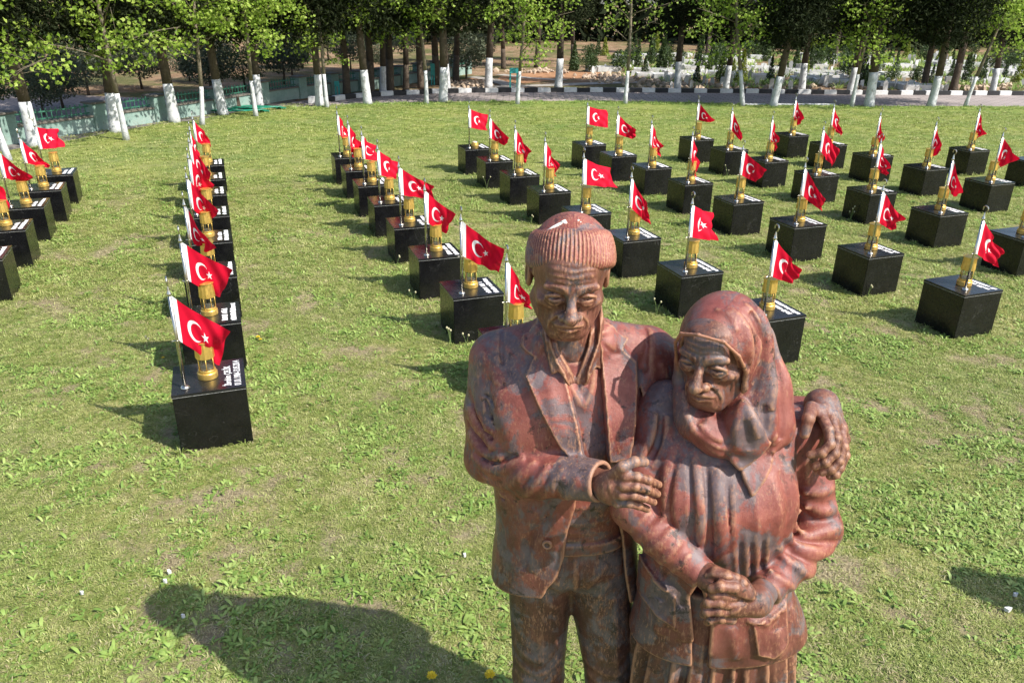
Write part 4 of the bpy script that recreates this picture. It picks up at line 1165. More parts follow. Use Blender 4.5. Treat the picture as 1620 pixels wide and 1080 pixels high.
# ------------------------------------------------------------------ memorial blocks with lanterns and flags
YAW, BW, BH = R(20.27), 0.5, 0.4655
BLOCKS = {'1a': (-7.036, 12.059), '1b': (-6.679, 11.048), '1c': (-6.396, 10.092), '1d': (-6.028, 9.033), '1e': (-5.637, 7.934), '2a': (-5.034, 12.946), '2b': (-4.668, 11.894), '2c': (-4.313, 10.927), '2d': (-3.899, 9.813), '2e': (-3.496, 8.702), '2f': (-3.059, 7.527), '2g': (-2.639, 6.350), '2h': (-2.216, 5.142), '3a': (-2.915, 13.779), '3b': (-2.523, 12.729), '3c': (-2.126, 11.677), '3d': (-1.712, 10.581), '3e': (-1.286, 9.470), '3f': (-0.856, 8.286), '3g': (-0.401, 7.124), '3h': (0.029, 5.960), '4a': (-0.750, 14.748), '4b': (-0.342, 13.621), '4c': (0.081, 12.482), '4d': (0.506, 11.385), '4e': (0.956, 10.198), '4f': (1.415, 9.055), '4g': (1.854, 7.852), '4h': (2.310, 6.675), '5a': (1.425, 15.335), '5b': (1.862, 14.276), '5c': (2.293, 13.222), '5d': (2.718, 12.083), '5e': (3.161, 10.930), '5f': (3.615, 9.766), '5g': (4.044, 8.574), '5h': (4.485, 7.408), '6a': (3.656, 16.109), '6b': (4.035, 14.975), '6c': (4.460, 13.953), '6d': (4.922, 12.830), '6e': (5.330, 11.649), '6f': (5.757, 10.460), '6g': (6.199, 9.323), '7a': (5.784, 16.799), '7b': (6.155, 15.698), '7c': (6.561, 14.569), '7d': (7.019, 13.495), '7e': (7.516, 12.420), '8a': (8.721, 15.311), '8b': (9.300, 14.280)}
ORD = ['first', 'second', 'third', 'fourth', 'fifth', 'sixth', 'seventh', 'eighth']
def which(n):
    c, r = int(n[0]), 'abcdefgh'.index(n[1])
    colm = {1: 'leftmost column', 8: 'rightmost column'}.get(c, ORD[c - 1] + ' column from left')
    return ORD[r] + ' from the back, ' + colm

def make_stone():
    n = NT('polished_black_stone')
    co = n.co()
    oi = n.n('ShaderNodeObjectInfo')
    add = n.n('ShaderNodeVectorMath', operation='ADD'); n.link(co, add.inputs[0])
    cmb = n.n('ShaderNodeCombineXYZ')
    for k in range(3): n.link(n.math('MULTIPLY', oi.outputs['Random'], 37.0 + 11 * k), cmb.inputs[k])
    n.link(cmb.outputs[0], add.inputs[1]); c3 = add.outputs[0]
    base = n.ramp(n.noise(5, 5, 0.6, c3), [(0.3, (0.003, 0.003, 0.0035)), (0.7, (0.008, 0.008, 0.009))])
    sp = n.ramp(n.noise(60, 3, 0.7, c3), [(0.73, 0.0), (0.77, 1.0)])
    base = n.mix(n.math('MULTIPLY', sp, 0.35), base, (0.10, 0.10, 0.10))
    # thin pale veins
    w = n.noise(3.0, 3, 0.6, c3, 1.2)
    vein = n.ramp(n.math('ABSOLUTE', n.math('SUBTRACT', w, 0.36)), [(0.0, 1.0), (0.004, 0.0)])
    base = n.mix(n.math('MULTIPLY', vein, 0.22), base, (0.20, 0.20, 0.19))
    dust = n.ramp(n.noise(9, 6, 0.75, c3), [(0.55, 0.0), (0.85, 0.05)])
    base = n.mix(dust, base, (0.16, 0.15, 0.13))
    rough = n.ramp(n.noise(16, 5, 0.7, c3), [(0.3, 0.16), (0.7, 0.34)])
    return n.set(color=base, rough=rough, spec=0.45, normal=n.bump(n.noise(40, 3, 0.6, c3), 0.06, 0.003))
def make_top():
    n = NT('polished_stone_slab')
    base = n.ramp(n.noise(6, 5, 0.6), [(0.3, (0.007, 0.007, 0.008)), (0.7, (0.018, 0.018, 0.020))])
    return n.set(color=base, rough=n.ramp(n.noise(12, 4, 0.6), [(0.3, 0.20), (0.7, 0.30)]), spec=0.5)
def metal(name, color, rough, m=1.0):
    n = NT(name)
    c = n.ramp(n.noise(25, 4, 0.6), [(0.3, [x * 0.8 for x in color]), (0.7, color)])
    return n.set(color=c, rough=n.ramp(n.noise(40, 3, 0.6), [(0.3, rough * 0.8), (0.7, rough * 1.25)]), metal=m)
M_STONE, M_TOP = make_stone(), make_top()
M_JOINT = simple_mat('white_joint_filler', (0.42, 0.42, 0.40), 0.8, 0, 0.3, 0.5, 60)
M_TEXT = simple_mat('white_lettering', (0.82, 0.82, 0.82), 0.6, 0, 0.3, 0.03)
M_GOLD = metal('brushed_brass', (0.90, 0.60, 0.16), 0.42, 0.85)
M_STEEL = metal('stainless_steel', (0.60, 0.57, 0.50), 0.24)
M_CREAM = simple_mat('cream_insert', (0.70, 0.62, 0.46), 0.7)
def make_glass():
    n = NT('lantern_glass')
    n.t.nodes.remove(n.bsdf)
    g = n.n('ShaderNodeBsdfGlossy'); g.inputs['Roughness'].default_value = 0.05
    tr = n.n('ShaderNodeBsdfTransparent'); tr.inputs['Color'].default_value = (0.93, 0.92, 0.88, 1)
    fr = n.n('ShaderNodeFresnel'); fr.inputs['IOR'].default_value = 1.5
    mx = n.n('ShaderNodeMixShader')
    n.link(n.math('ADD', fr.outputs[0], 0.06, clamp=True), mx.inputs[0]); n.link(tr.outputs[0], mx.inputs[1]); n.link(g.outputs[0], mx.inputs[2]); n.link(mx.outputs[0], n.out.inputs['Surface'])
    return n.mat
M_GLASS = make_glass()

def make_flag_mat():
    """red cloth with white sleeve at the pole, printed with a white crescent and five-pointed star"""
    n = NT('red_flag_cloth')
    uv = n.n('ShaderNodeUVMap'); uv.uv_map = 'UVMap'
    sep = n.n('ShaderNodeSeparateXYZ'); n.link(uv.outputs[0], sep.inputs[0])
    u, v = sep.outputs['X'], sep.outputs['Y']
    x = n.math('MULTIPLY', n.math('SUBTRACT', u, 0.085), 1.5 / 0.915)      # in flag heights from the sleeve
    y = n.math('SUBTRACT', v, 0.5)
    def circ(cx, r):
        d = n.math('SQRT', n.math('ADD', n.math('POWER', n.math('ABSOLUTE', n.math('SUBTRACT', x, cx)), 2.0), n.math('POWER', n.math('ABSOLUTE', y), 2.0)))
        return n.math('LESS_THAN', d, r)
    cres = n.math('MULTIPLY', circ(0.50, 0.25), n.math('SUBTRACT', 1.0, circ(0.5625, 0.2)))
    # star: fold the angle into one tenth and test against the edge line, one point turned to the pole
    sx, sy = n.math('SUBTRACT', 0.82, x), y
    rho = n.math('SQRT', n.math('ADD', n.math('MULTIPLY', sx, sx), n.math('MULTIPLY', sy, sy)))
    ang = n.math('ARCTAN2', sy, sx)
    k = 2 * math.pi / 5
    fa = n.math('ABSOLUTE', n.math('SUBTRACT', n.math('MODULO', n.math('ADD', ang, 4 * k + k / 2), k), k / 2))
    px, py = n.math('MULTIPLY', rho, n.math('COSINE', fa)), n.math('MULTIPLY', rho, n.math('SINE', fa))
    R0, ri = 0.125, 0.125 * 0.382
    ix, iy = ri * math.cos(math.pi / 5), ri * math.sin(math.pi / 5)
    # inside when left of the edge (R0,0)->(ix,iy)
    cr = n.math('SUBTRACT', n.math('MULTIPLY', py, ix - R0), n.math('MULTIPLY', n.math('SUBTRACT', px, R0), iy))
    star = n.math('GREATER_THAN', cr, 0.0)
    white = n.math('MAXIMUM', n.math('MAXIMUM', cres, star), n.math('LESS_THAN', u, 0.085))
    weave = n.ramp(n.noise(900, 2, 0.5, uv.outputs[0]), [(0.3, 0.92), (0.7, 1.04)])
    c = n.mix(1.0, n.mix(white, (0.64, 0.004, 0.030), (0.86, 0.85, 0.86)), weave, 'MULTIPLY')
    n.set(color=c, rough=0.75, spec=0.2)
    tr = n.n('ShaderNodeBsdfTranslucent'); n.link(c, tr.inputs['Color'])
    mx = n.n('ShaderNodeMixShader'); mx.inputs[0].default_value = 0.28
    n.link(n.bsdf.outputs[0], mx.inputs[1]); n.link(tr.outputs[0], mx.inputs[2]); n.link(mx.outputs[0], n.out.inputs['Surface'])
    return n.mat
M_FLAG = make_flag_mat()
M_CORD = simple_mat('white_cord', (0.8, 0.8, 0.8), 0.7)

def bevel_box(w, d, h, z0, bev, mat, name, worn=False):
    bm = bmesh.new()
    bmesh.ops.create_cube(bm, size=1.0)
    for v in bm.verts: v.co = (v.co.x * w, v.co.y * d, (v.co.z + 0.5) * h + z0)
    bmesh.ops.bevel(bm, geom=bm.edges[:], offset=bev, segments=2, affect='EDGES')
    me = bpy.data.meshes.new(name); bm.to_mesh(me); bm.free()
    me.materials.append(mat)
    me.polygons.foreach_set('use_smooth', np.ones(len(me.polygons), bool))
    return smooth_by_angle(me, 40)
ME_BODY = bevel_box(0.493, 0.493, 0.446, -0.006, 0.003, M_STONE, 'block_body')
ME_JOINT = bevel_box(0.4955, 0.4955, 0.004, 0.4405, 0.001, M_JOINT, 'joint')
ME_LID = bevel_box(0.500, 0.500, 0.0215, 0.4440, 0.0025, M_TOP, 'lid')

def text_mesh(lines, name):
    """engraved lettering lying on the lid: each line (text, x of baseline, y start, letter height, total length)"""
    vs, fs = [], []
    for s, bx, y0, hgt, total in lines:
        cu = bpy.data.curves.new('lettering', 'FONT'); cu.body = s; cu.size = 1.0; cu.resolution_u = 2; cu.offset = 0.018
        ob = bpy.data.objects.new('lettering', cu)
        me = bpy.data.meshes.new_from_object(ob)
        c = np.array([v.co[:] for v in me.vertices])
        if not len(c): continue
        sx = total / (c[:, 0].max() - c[:, 0].min()); sz = hgt / 0.73
        n0 = len(vs)
        for a in c: vs.append((bx - a[1] * sz, y0 + (a[0] - c[:, 0].min()) * sx, BH + 0.0012))
        fs += [[n0 + i for i in p.vertices] for p in me.polygons]
        bpy.data.objects.remove(ob); bpy.data.meshes.remove(me)
    return mesh_np(name, vs, fs, (M_TEXT,), False)

def worn_lettering(rnd, name):
    """lettering too small in the photograph to read: close-set strokes of letter height"""
    b = MB()
    for bx, y0, total, nlet in ((0.142, -0.205 + rnd.uniform(0, .02), rnd.uniform(.24, .34), 12), (0.213, -0.215, 0.425, 20)):
        y = y0; w = total / nlet
        for i in range(nlet):
            if nlet == 12 and i == 6 or rnd.random() < 0.03: y += w * 0.8; continue
            hgt = rnd.choice((0.040, 0.046, 0.046, 0.034))
            for t in range(rnd.choice((2, 2, 3))):
                b.box((bx - hgt / 2, y + w * (0.2 + 0.32 * t), BH + 0.0009), (hgt, w * 0.24, 0.0006))
            if rnd.random() < 0.7: b.box((bx - hgt * rnd.choice((0.04, 0.5, 0.95)), y + w * 0.45, BH + 0.0007), (hgt * 0.2, w * 0.75, 0.0006))
            y += w
    return b.mesh(name, (M_TEXT,))
_rt = random.Random(11)
ME_WORN = [worn_lettering(_rt, 'inscription') for _ in range(7)]
ME_NAME = text_mesh([('\u0130brahim \u00c7EL\u0130K', 0.150, -0.205, 0.046, 0.335), ('01.01.1984-13.05.2014', 0.218, -0.218, 0.048, 0.430)], 'inscription')

# lantern parts
def lantern_meshes():
    out = {}
    b = MB(); b.lathe([(.066, 0), (.070, .003), (.070, .044), (.067, .048), (.060, .049), (.060, .066), (.057, .069)], 28); out['base'] = smooth_by_angle(b.mesh('base', (M_GOLD,)))
    b = MB(); b.lathe([(.051, .066), (.050, .120), (.048, .168)], 24); out['glass'] = smooth_by_angle(b.mesh('glass', (M_GLASS,)))
    b = MB(); b.lathe([(.043, .067), (.043, .086), (.040, .088)], 20); out['insert'] = smooth_by_angle(b.mesh('insert', (M_CREAM,)))
    b = MB(); b.tube([(.057, 0, .062), (.057, 0, .170)], .0035, 6); out['bar'] = b.mesh('bar', (M_GOLD,), True)
    b = MB(); b.lathe([(.061, .160), (.0665, .163), (.0660, .185), (.0615, .262), (.0600, .284)], 24, flute=(1, 3, 0.055)); out['cap'] = b.mesh('cap', (M_GOLD,))
    b = MB(); b.lathe([(.063, .284), (.068, .286), (.068, .292), (.060, .295), (.020, .297)], 24); out['top_plate'] = smooth_by_angle(b.mesh('top_plate', (M_GOLD,)))
    return out
LM = lantern_meshes()
def pole_meshes():
    out = {}
    b = MB(); b.tube([(0, 0, 0.004), (0, 0, 0.700)], .0118, 12); out['pole'] = b.mesh('pole', (M_STEEL,), True)
    b = MB(); b.lathe([(.030, 0), (.032, .004), (.030, .012), (.022, .020), (.013, .023)], 18); out['flange'] = smooth_by_angle(b.mesh('flange', (M_STEEL,)))
    b = MB(); b.lathe([(.0135, .696), (.0175, .702), (.0175, .712), (.0120, .722), (.0100, .740), (.0035, .768)], 14)
    pts = []
    for i in range(15):
        a = R(-90 + 290 * i / 14); pts.append((0, -.031 * math.cos(a) * 0.86, .799 + .031 * math.sin(a)))
    b.tube(pts, [.0045 + .0022 * math.sin(math.pi * i / 14) for i in range(15)], 7); out['finial'] = smooth_by_angle(b.mesh('finial', (M_STEEL,)))
    b = MB(); b.lathe([(.0118, .358), (.019, .360), (.019, .370), (.0118, .372)], 12); b.tube([(-.012, 0, .365), (-.034, 0, .365)], .005, 6); out['clip'] = smooth_by_angle(b.mesh('clip', (M_STEEL,)))
    return out
PM = pole_meshes()

# flags: photo positions of the two fly corners relative to the two pole corners (top du, dv, bottom du, dv)
FLAGS = {
 '1a': (32, 3, 38, -4), '1b': (40, 36, 40, 9), '1c': (60, 44, 28, 10), '1d': (50, 30, 40, 20), '1e': (50, 30, 40, 20),
 '2a': (26, 29, 20, 14), '2b': (10, 32, 8, 30), '2c': (33, 48, 20, 42), '2d': (39, 41, 12, 20), '2e': (49, 50, 24, 26), '2f': (52, 77, 17, 24), '2g': (78, 42, 49, 34), '2h': (92, 54, 62, 46),
 '3a': (20, 28, 17, 18), '3b': (21, 31, 6, 20), '3c': (23, 18, 21, 3), '3d': (30, 19, 29, 7), '3e': (52, 28, 51, 5), '3f': (49, 37, 29, 18), '3g': (67, 45, 57, 28), '3h': (40, 62, 34, 10),
 '4a': (27, 9, 28, 5), '4b': (30, 32, 23, 12), '4c': (24, 35, 14, 20), '4d': (20, 36, 18, 18), '4e': (38, 14, 52, 5), '4f': (27, 48, 29, 27), '4g': (28, 11, 41, 5), '4h': (38, 46, 34, 11),
 '5a': (28, 6, 35, 6), '5b': (29, 25, 27, 9), '5c': (15, 34, 14, 20), '5d': (8, 38, 8, 31), '5e': (37, 31, 23, 11), '5f': (30, 48, 32, 25), '5g': (32, 42, 22, 14), '5h': (26, 46, 36, 22),
 '6a': (27, 30, 18, 5), '6b': (15, 36, 16, 19), '6c': (10, 36, 5, 20), '6d': (23, 30, 20, 25), '6e': (14, 39, 13, 14), '6f': (15, 52, 8, 18), '6g': (20, 40, 14, 20),
 '7a': (13, 30, 3, 16), '7b': (10, 31, 15, 18), '7c': (4, 38, -6, 19), '7d': (9, 40, -14, 24), '7e': (24, 34, 2, 17), '8a': (8, 34, 4, 14), '8b': (12, 36, 4, 18)}
def proj_px(p):
    x, y, z = p[0], p[1], p[2] - CAM_Z
    c, s = math.cos(PITCH), math.sin(PITCH)
    d = y * c - z * s; v = -(z * c + y * s)
    X, Y = x / d, v / d
    cr, sr = math.cos(ROLL), math.sin(ROLL)
    return 810 + FOC * (X * cr - Y * sr), 540 + FOC * (X * sr + Y * cr)
def reach(T, du, dv, L):
    """point L metres of cloth away from T towards the given photo offset, on the side away from the viewer"""
    u, v = proj_px(T)
    r = np.array(ray(u + du, v + dv)); r /= np.linalg.norm(r)
    C = np.array((0, 0, CAM_Z)); w = C - T
    b = w @ r; cc = w @ w - L * L
    q = b * b - cc
    X = C + r * (-b + math.sqrt(q)) if q > 0 else C - r * b
    D = X - T
    return T + D / max(1.0, np.linalg.norm(D) / L)

def flag_mesh(T, B, du, dv, bu, bv, rnd):
    L = 0.47
    FT, FB = reach(T, du, dv, L), reach(B, bu, bv, L)
    e = FB - FT; ln = np.linalg.norm(e)
    if ln > 0.36: FB = FT + e / ln * 0.36
    nu, nv = 26, 16
    U, V = np.meshgrid(np.linspace(0, 1, nu), np.linspace(0, 1, nv), indexing='ij')
    top = T + (FT - T) * U[..., None]; bot = B + (FB - B) * U[..., None]
    Pn = top * (1 - V[..., None]) + bot * V[..., None]
    slack = max(0.0, 0.36 - min(ln, 0.36))
    nrm = np.cross(FT - T, B - T); nrm /= max(np.linalg.norm(nrm), 1e-6)
    ph, f1, f2 = rnd.uniform(0, 6.28), rnd.uniform(1.0, 1.6), rnd.uniform(0.5, 1.4)
    amp = (0.018 + 0.10 * slack + 0.012 * rnd.random())
    disp = amp * np.sin(2 * math.pi * (f1 * U + 0.9 * f2 * V * U) + ph) * np.clip(U * 1.6, 0, 1) + 0.012 * np.sin(2 * math.pi * (2.6 * U - 1.7 * V) + ph * 2) * U
    sag = 0.05 * np.sin(math.pi * U) * (1 - 0.5 * V)
    Pn = Pn + nrm * disp[..., None]
    Pn[..., 2] += (-sag * 0.35)
    vs = (Pn - T).reshape(-1, 3)
    idx = np.arange(nu * nv).reshape(nu, nv)
    f = np.stack([idx[:-1, :-1], idx[1:, :-1], idx[1:, 1:], idx[:-1, 1:]], -1).reshape(-1, 4)
    me = mesh_np('flag_cloth', vs, f, (M_FLAG,), True)
    uvl = me.uv_layers.new(name='UVMap')
    uvs = np.stack([U.ravel(), 1 - V.ravel()], 1)[f.ravel()]
    uvl.data.foreach_set('uv', uvs.astype(np.float32).ravel())
    return me

def build_block(n):
    x, y = BLOCKS[n]
    rnd = random.Random(hash(n) % 1000 if False else sum(ord(c) * 31 ** i for i, c in enumerate(n)))
    w = which(n)
    bl = tag(link('memorial_block', None, loc=(x, y, 0), rz=YAW), 'black stone memorial block, ' + w, 'block', 'memorial blocks in rows on the lawn')
    link('block_body', ME_BODY, bl); link('joint', ME_JOINT, bl); link('lid', ME_LID, bl)
    link('inscription', ME_NAME if n == '2h' else ME_WORN[rnd.randrange(len(ME_WORN))], bl)
    c, s = math.cos(YAW), math.sin(YAW)
    lx, ly = rnd.uniform(-.004, .014), rnd.uniform(-.012, .016)
    px, py = -.138 + rnd.uniform(-.006, .006), -.138 + rnd.uniform(-.006, .006)
    if n == '2h': px, py, lx, ly = -.158, -.150, -.004, -.016
    if n == '5h': px, py = -.110, -.120
    lp = (x + lx * c - ly * s, y + lx * s + ly * c, BH + 0.0005)
    lamp = 'brass miner lantern, block ' + w
    if n == '4a': lamp = 'bare brass lantern base without glass on the back block, fourth column from left'
    la = tag(link('miner_lantern', None, loc=lp, rz=YAW + rnd.uniform(0, 1)), lamp, 'lantern', 'brass lanterns on the blocks')
    link('base', LM['base'], la)
    link('insert', LM['insert'], la)
    if n != '4a':
        link('glass', LM['glass'], la)
        for i in range(6): link('bar', LM['bar'], la, rz=i * math.pi / 3)
        link('cap', LM['cap'], la); link('top_plate', LM['top_plate'], la)
    fp = Vector((x + px * c - py * s, y + px * s + py * c, BH + 0.0005))
    fl = tag(link('table_flag', None, loc=fp, rz=0), 'red crescent flag, block ' + w, 'flag', 'red flags on the blocks')
    for k in ('pole', 'flange', 'finial', 'clip'): link(k, PM[k], fl, rz=YAW)
    T = np.array(fp) + np.array((0.013, 0, 0.697)); B = np.array(fp) + np.array((0.013, 0, 0.369))
    cl = link('flag_cloth', flag_mesh(T, B, *FLAGS[n], rnd), fl, loc=(0.013, 0, 0.697))
for n in BLOCKS: build_block(n)

# uncut tufts growing against the foot of every block
_v, _q = [], []
_c, _s = math.cos(YAW), math.sin(YAW)
for _x, _y in BLOCKS.values():
    for k in range(4):
        a = YAW + k * math.pi / 2; ca, sa = math.cos(a), math.sin(a)
        n0 = len(_v)
        for lx, ly in ((-.27, -.285), (.27, -.285), (.27, -.250), (-.27, -.250)): _v.append((_x + lx * ca - ly * sa, _y + lx * sa + ly * ca))
        _q.append([n0, n0 + 1, n0 + 2, n0 + 3])
_ft = [clump('foot_tuft', _r, 9, 0.075, 0.0032, 0.018, 0.9, M_BLADE) for _ in range(4)]
scatter('foot_grass', _ft, _v, 900, (0.35, 1.1), 73, 'weed', 'uncut grass tufts against the feet of the blocks', 'grass', _q)
# ------------------------------------------------------------------ kerbs
M_WHITE = simple_mat('white_kerb_paint', (0.62, 0.62, 0.61), 0.75, 0, 0.3, 0.16, 9)
M_BLACK = simple_mat('black_kerb_paint', (0.022, 0.022, 0.024), 0.6, 0, 0.4, 0.3, 9)
def along(pts, step):
    """points every step metres along a ground polyline, with direction"""
    pts = [np.array(p[:2], float) for p in pts]
    L = np.r_[0, np.cumsum([np.linalg.norm(b - a) for a, b in zip(pts, pts[1:])])]
    out = []
    for s in np.arange(step / 2, L[-1], step):
        i = min(int(np.searchsorted(L, s)) - 1, len(pts) - 2)
        t = (s - L[i]) / (L[i + 1] - L[i])
        d = (pts[i + 1] - pts[i]) / np.linalg.norm(pts[i + 1] - pts[i])
        out.append((pts[i] + (pts[i + 1] - pts[i]) * t, math.atan2(d[1], d[0])))
    return out
KERB_PX = ((497, 163.5), (527, 158.5), (545, 156), (562, 154), (595, 151.5), (627, 149.5), (682, 147), (727, 145.8), (807, 144.8), (933, 144.6), (1060, 145.4), (1202, 146.6), (1285, 147.8), (1417, 149), (1640, 150))
kerb = tag(link('road_kerb', None, loc=(0, 0, 0)), kind='structure')
_k = [bevel_box(0.452, 0.16, 0.16, -0.04, 0.012, m, 'kerb_stone') for m in (M_WHITE, M_BLACK)]
for i, (p, a) in enumerate(along([G(*q) for q in KERB_PX], 0.46)):
    link('kerb_stone', _k[i % 2], kerb, loc=(p[0], p[1], random.Random(i).uniform(-.008, .008)), rz=a)
edging = tag(link('lawn_edging', None, loc=(0, 0, 0)), kind='structure')
_e = bevel_box(0.36, 0.10, 0.10, -0.06, 0.008, M_WHITE, 'edging_stone')
for u in (1183, 1202, 1226, 1244, 1262, 1278, 1294, 1310):
    g = G(u, 166.2); link('edging_stone', _e, edging, loc=(g[0], g[1], 0), rz=R(-1.5))
# pale concrete kerb strip and paths in the burial ground
M_CONC = simple_mat('pale_concrete', (0.34, 0.31, 0.27), 0.9, 0, 0.2, 0.2, 5)
def strip(name, pts, w, z, mat):
    pts = [np.array(G(*q)[:2]) for q in pts]
    L, Rr = [], []
    for i, p in enumerate(pts):
        d = pts[min(i + 1, len(pts) - 1)] - pts[max(i - 1, 0)]; d /= np.linalg.norm(d); nn = np.array((-d[1], d[0])) * w / 2
        L.append(tuple(p + nn)); Rr.append(tuple(p - nn))
    return sheet(name, L + Rr[::-1], z, mat)
strip('path', [(712, 138), (790, 136.5), (860, 134.5), (960, 130.5), (1010, 129)], 0.7, -0.014, M_CONC)
strip('path', [(745, 121), (780, 126), (800, 132), (812, 137)], 0.6, -0.010, M_CONC)
strip('path', [(790, 117), (830, 122), (880, 125.5), (895, 125)], 0.5, -0.018, M_CONC)
M_ORANGE = simple_mat('turned_earth', (0.34, 0.185, 0.10), 0.95, 0, 0.1, 0.3, 2.5)
sheet('bare_earth', [tuple(G(*q)[:2]) for q in ((705, 137), (770, 136), (772, 126), (745, 123), (712, 128))], -0.022, M_ORANGE)
sheet('bare_earth', [tuple(G(*q)[:2]) for q in ((785, 129), (830, 131), (905, 124), (960, 121), (955, 114), (880, 112), (805, 117), (790, 121))], -0.022, M_ORANGE)

# ------------------------------------------------------------------ boundary wall with pillars and railings
M_WALL = None
def make_wall():
    n = NT('faded_green_render')
    c = n.ramp(n.noise(2.2, 6, 0.7), [(0.3, (0.15, 0.23, 0.20)), (0.5, (0.24, 0.34, 0.30)), (0.72, (0.34, 0.40, 0.36))])
    d = n.ramp(n.noise(9, 5, 0.75), [(0.56, 0.0), (0.68, 0.6)])
    return n.set(color=n.mix(d, c, (0.12, 0.13, 0.11)), rough=0.9, spec=0.2, normal=n.bump(n.noise(20, 5, 0.7), 0.4, 0.02))
M_WALL = make_wall()
M_COPE = simple_mat('grey_coping', (0.15, 0.135, 0.115), 0.9, 0, 0.2, 0.25, 6)
M_RAIL = simple_mat('green_railing_paint', (0.035, 0.13, 0.085), 0.5, 0, 0.4, 0.2, 8)
PIL = [G(*q)[:2] for q in ((-95, 243), (14, 226), (157, 205), (250, 191), (342, 176.5), (415, 163.5), (475, 154), (526, 147.5), (569, 142.5), (602, 138), (634, 133), (663, 128), (690, 123.5), (715, 119.5), (738, 116))]
wall = tag(link('boundary_wall', None, loc=(PIL[0][0], PIL[0][1], 0)), 'faded green boundary wall with pillars and railings left of the lawn', 'wall')
W0 = np.array(PIL[0])
me_p = bevel_box(0.34, 0.34, 0.65, -0.05, 0.01, M_WALL, 'pillar'); me_c = bevel_box(0.43, 0.43, 0.045, 0.60, 0.012, M_COPE, 'pillar_cap')
for i, p in enumerate(PIL):
    q = np.array(PIL[min(i + 1, len(PIL) - 1)]) - np.array(PIL[max(i - 1, 0)]); a = math.atan2(q[1], q[0])
    po = link('pillar', me_p, wall, loc=(*(np.array(p) - W0), 0), rz=a); link('pillar_cap', me_c, po)
    if i + 1 < len(PIL):
        d = np.array(PIL[i + 1]) - np.array(p); ln = np.linalg.norm(d); a = math.atan2(d[1], d[0]); mid = (np.array(p) + np.array(PIL[i + 1])) / 2 - W0
        b = MB(); b.box((0, 0, 0.13), (ln - 0.32, 0.22, 0.36))
        pan = link('wall_panel', b.mesh('wall_panel', (M_WALL,)), wall, loc=(*mid, 0), rz=a)
        b = MB(); b.box((0, 0, 0.332), (ln - 0.32, 0.28, 0.04)); link('coping', b.mesh('coping', (M_COPE,)), pan)
        b = MB()
        for z in (0.40, 0.55): b.box((0, 0, z), (ln - 0.32, 0.022, 0.03))
        m = int((ln - 0.4) / 0.115)
        for k in range(m):
            x = -(ln - 0.4) / 2 + (k + 0.5) * (ln - 0.4) / m
            b.box((x, 0.001, 0.48), (0.018, 0.018, 0.27))
        ra = link('railing', b.mesh('railing', (M_RAIL,)), pan)

# ------------------------------------------------------------------ trees
def bark(name, c):
    n = NT(name)
    col_ = n.ramp(n.noise(9, 6, 0.7), [(0.3, [x * 0.55 for x in c]), (0.7, c)])
    return n.set(color=col_, rough=0.95, spec=0.15, normal=n.bump(n.noise(22, 5, 0.7), 0.7, 0.03))
M_BARKP, M_BARKC = bark('plane_bark', (0.24, 0.20, 0.145)), bark('conifer_bark', (0.125, 0.098, 0.075))
def make_lime():
    n = NT('lime_wash')
    w = n.ramp(n.noise(4, 6, 0.75), [(0.3, (0.40, 0.41, 0.42)), (0.7, (0.70, 0.71, 0.72))])
    k = n.ramp(n.noise(10, 6, 0.8), [(0.54, 0.0), (0.64, 0.85)])
    return n.set(color=n.mix(k, w, (0.22, 0.20, 0.17)), rough=0.9, spec=0.2, normal=n.bump(n.noise(25, 4, 0.7), 0.5, 0.02))
M_LIME = make_lime()
def leaf_mat(name, stops, trans, rough=0.5, spec=0.35):
    n = NT(name)
    pos = n.geo('Position')
    rnd = n.geo('Random Per Island')
    v = n.math('ADD', n.math('MULTIPLY', rnd, 0.6), n.math('MULTIPLY', n.noise(2.0, 3, 0.6, pos), 0.45))
    c = n.ramp(v, stops)
    n.set(color=c, rough=rough, spec=spec)
    tr = n.n('ShaderNodeBsdfTranslucent'); n.link(c, tr.inputs['Color'])
    mx = n.n('ShaderNodeMixShader'); mx.inputs[0].default_value = trans
    n.link(n.bsdf.outputs[0], mx.inputs[1]); n.link(tr.outputs[0], mx.inputs[2]); n.link(mx.outputs[0], n.out.inputs['Surface'])
    return n.mat
M_LEAF = leaf_mat('plane_leaf', [(0.2, (0.16, 0.27, 0.030)), (0.5, (0.27, 0.40, 0.050)), (0.85, (0.42, 0.52, 0.11))], 0.45)
M_NEEDLE = leaf_mat('conifer_needles', [(0.2, (0.010, 0.014, 0.007)), (0.5, (0.020, 0.028, 0.012)), (0.85, (0.034, 0.042, 0.018))], 0.05, 0.9, 0.08)
M_OLIVE = leaf_mat('olive_leaf', [(0.2, (0.045, 0.060, 0.030)), (0.5, (0.085, 0.105, 0.055)), (0.85, (0.14, 0.16, 0.095))], 0.2)
M_THUJA = leaf_mat('thuja_dark', [(0.2, (0.022, 0.045, 0.012)), (0.5, (0.045, 0.080, 0.020)), (0.85, (0.075, 0.115, 0.03))], 0.15)
M_THUJY = leaf_mat('thuja_yellow', [(0.2, (0.10, 0.15, 0.012)), (0.5, (0.19, 0.24, 0.02)), (0.85, (0.30, 0.33, 0.05))], 0.2)

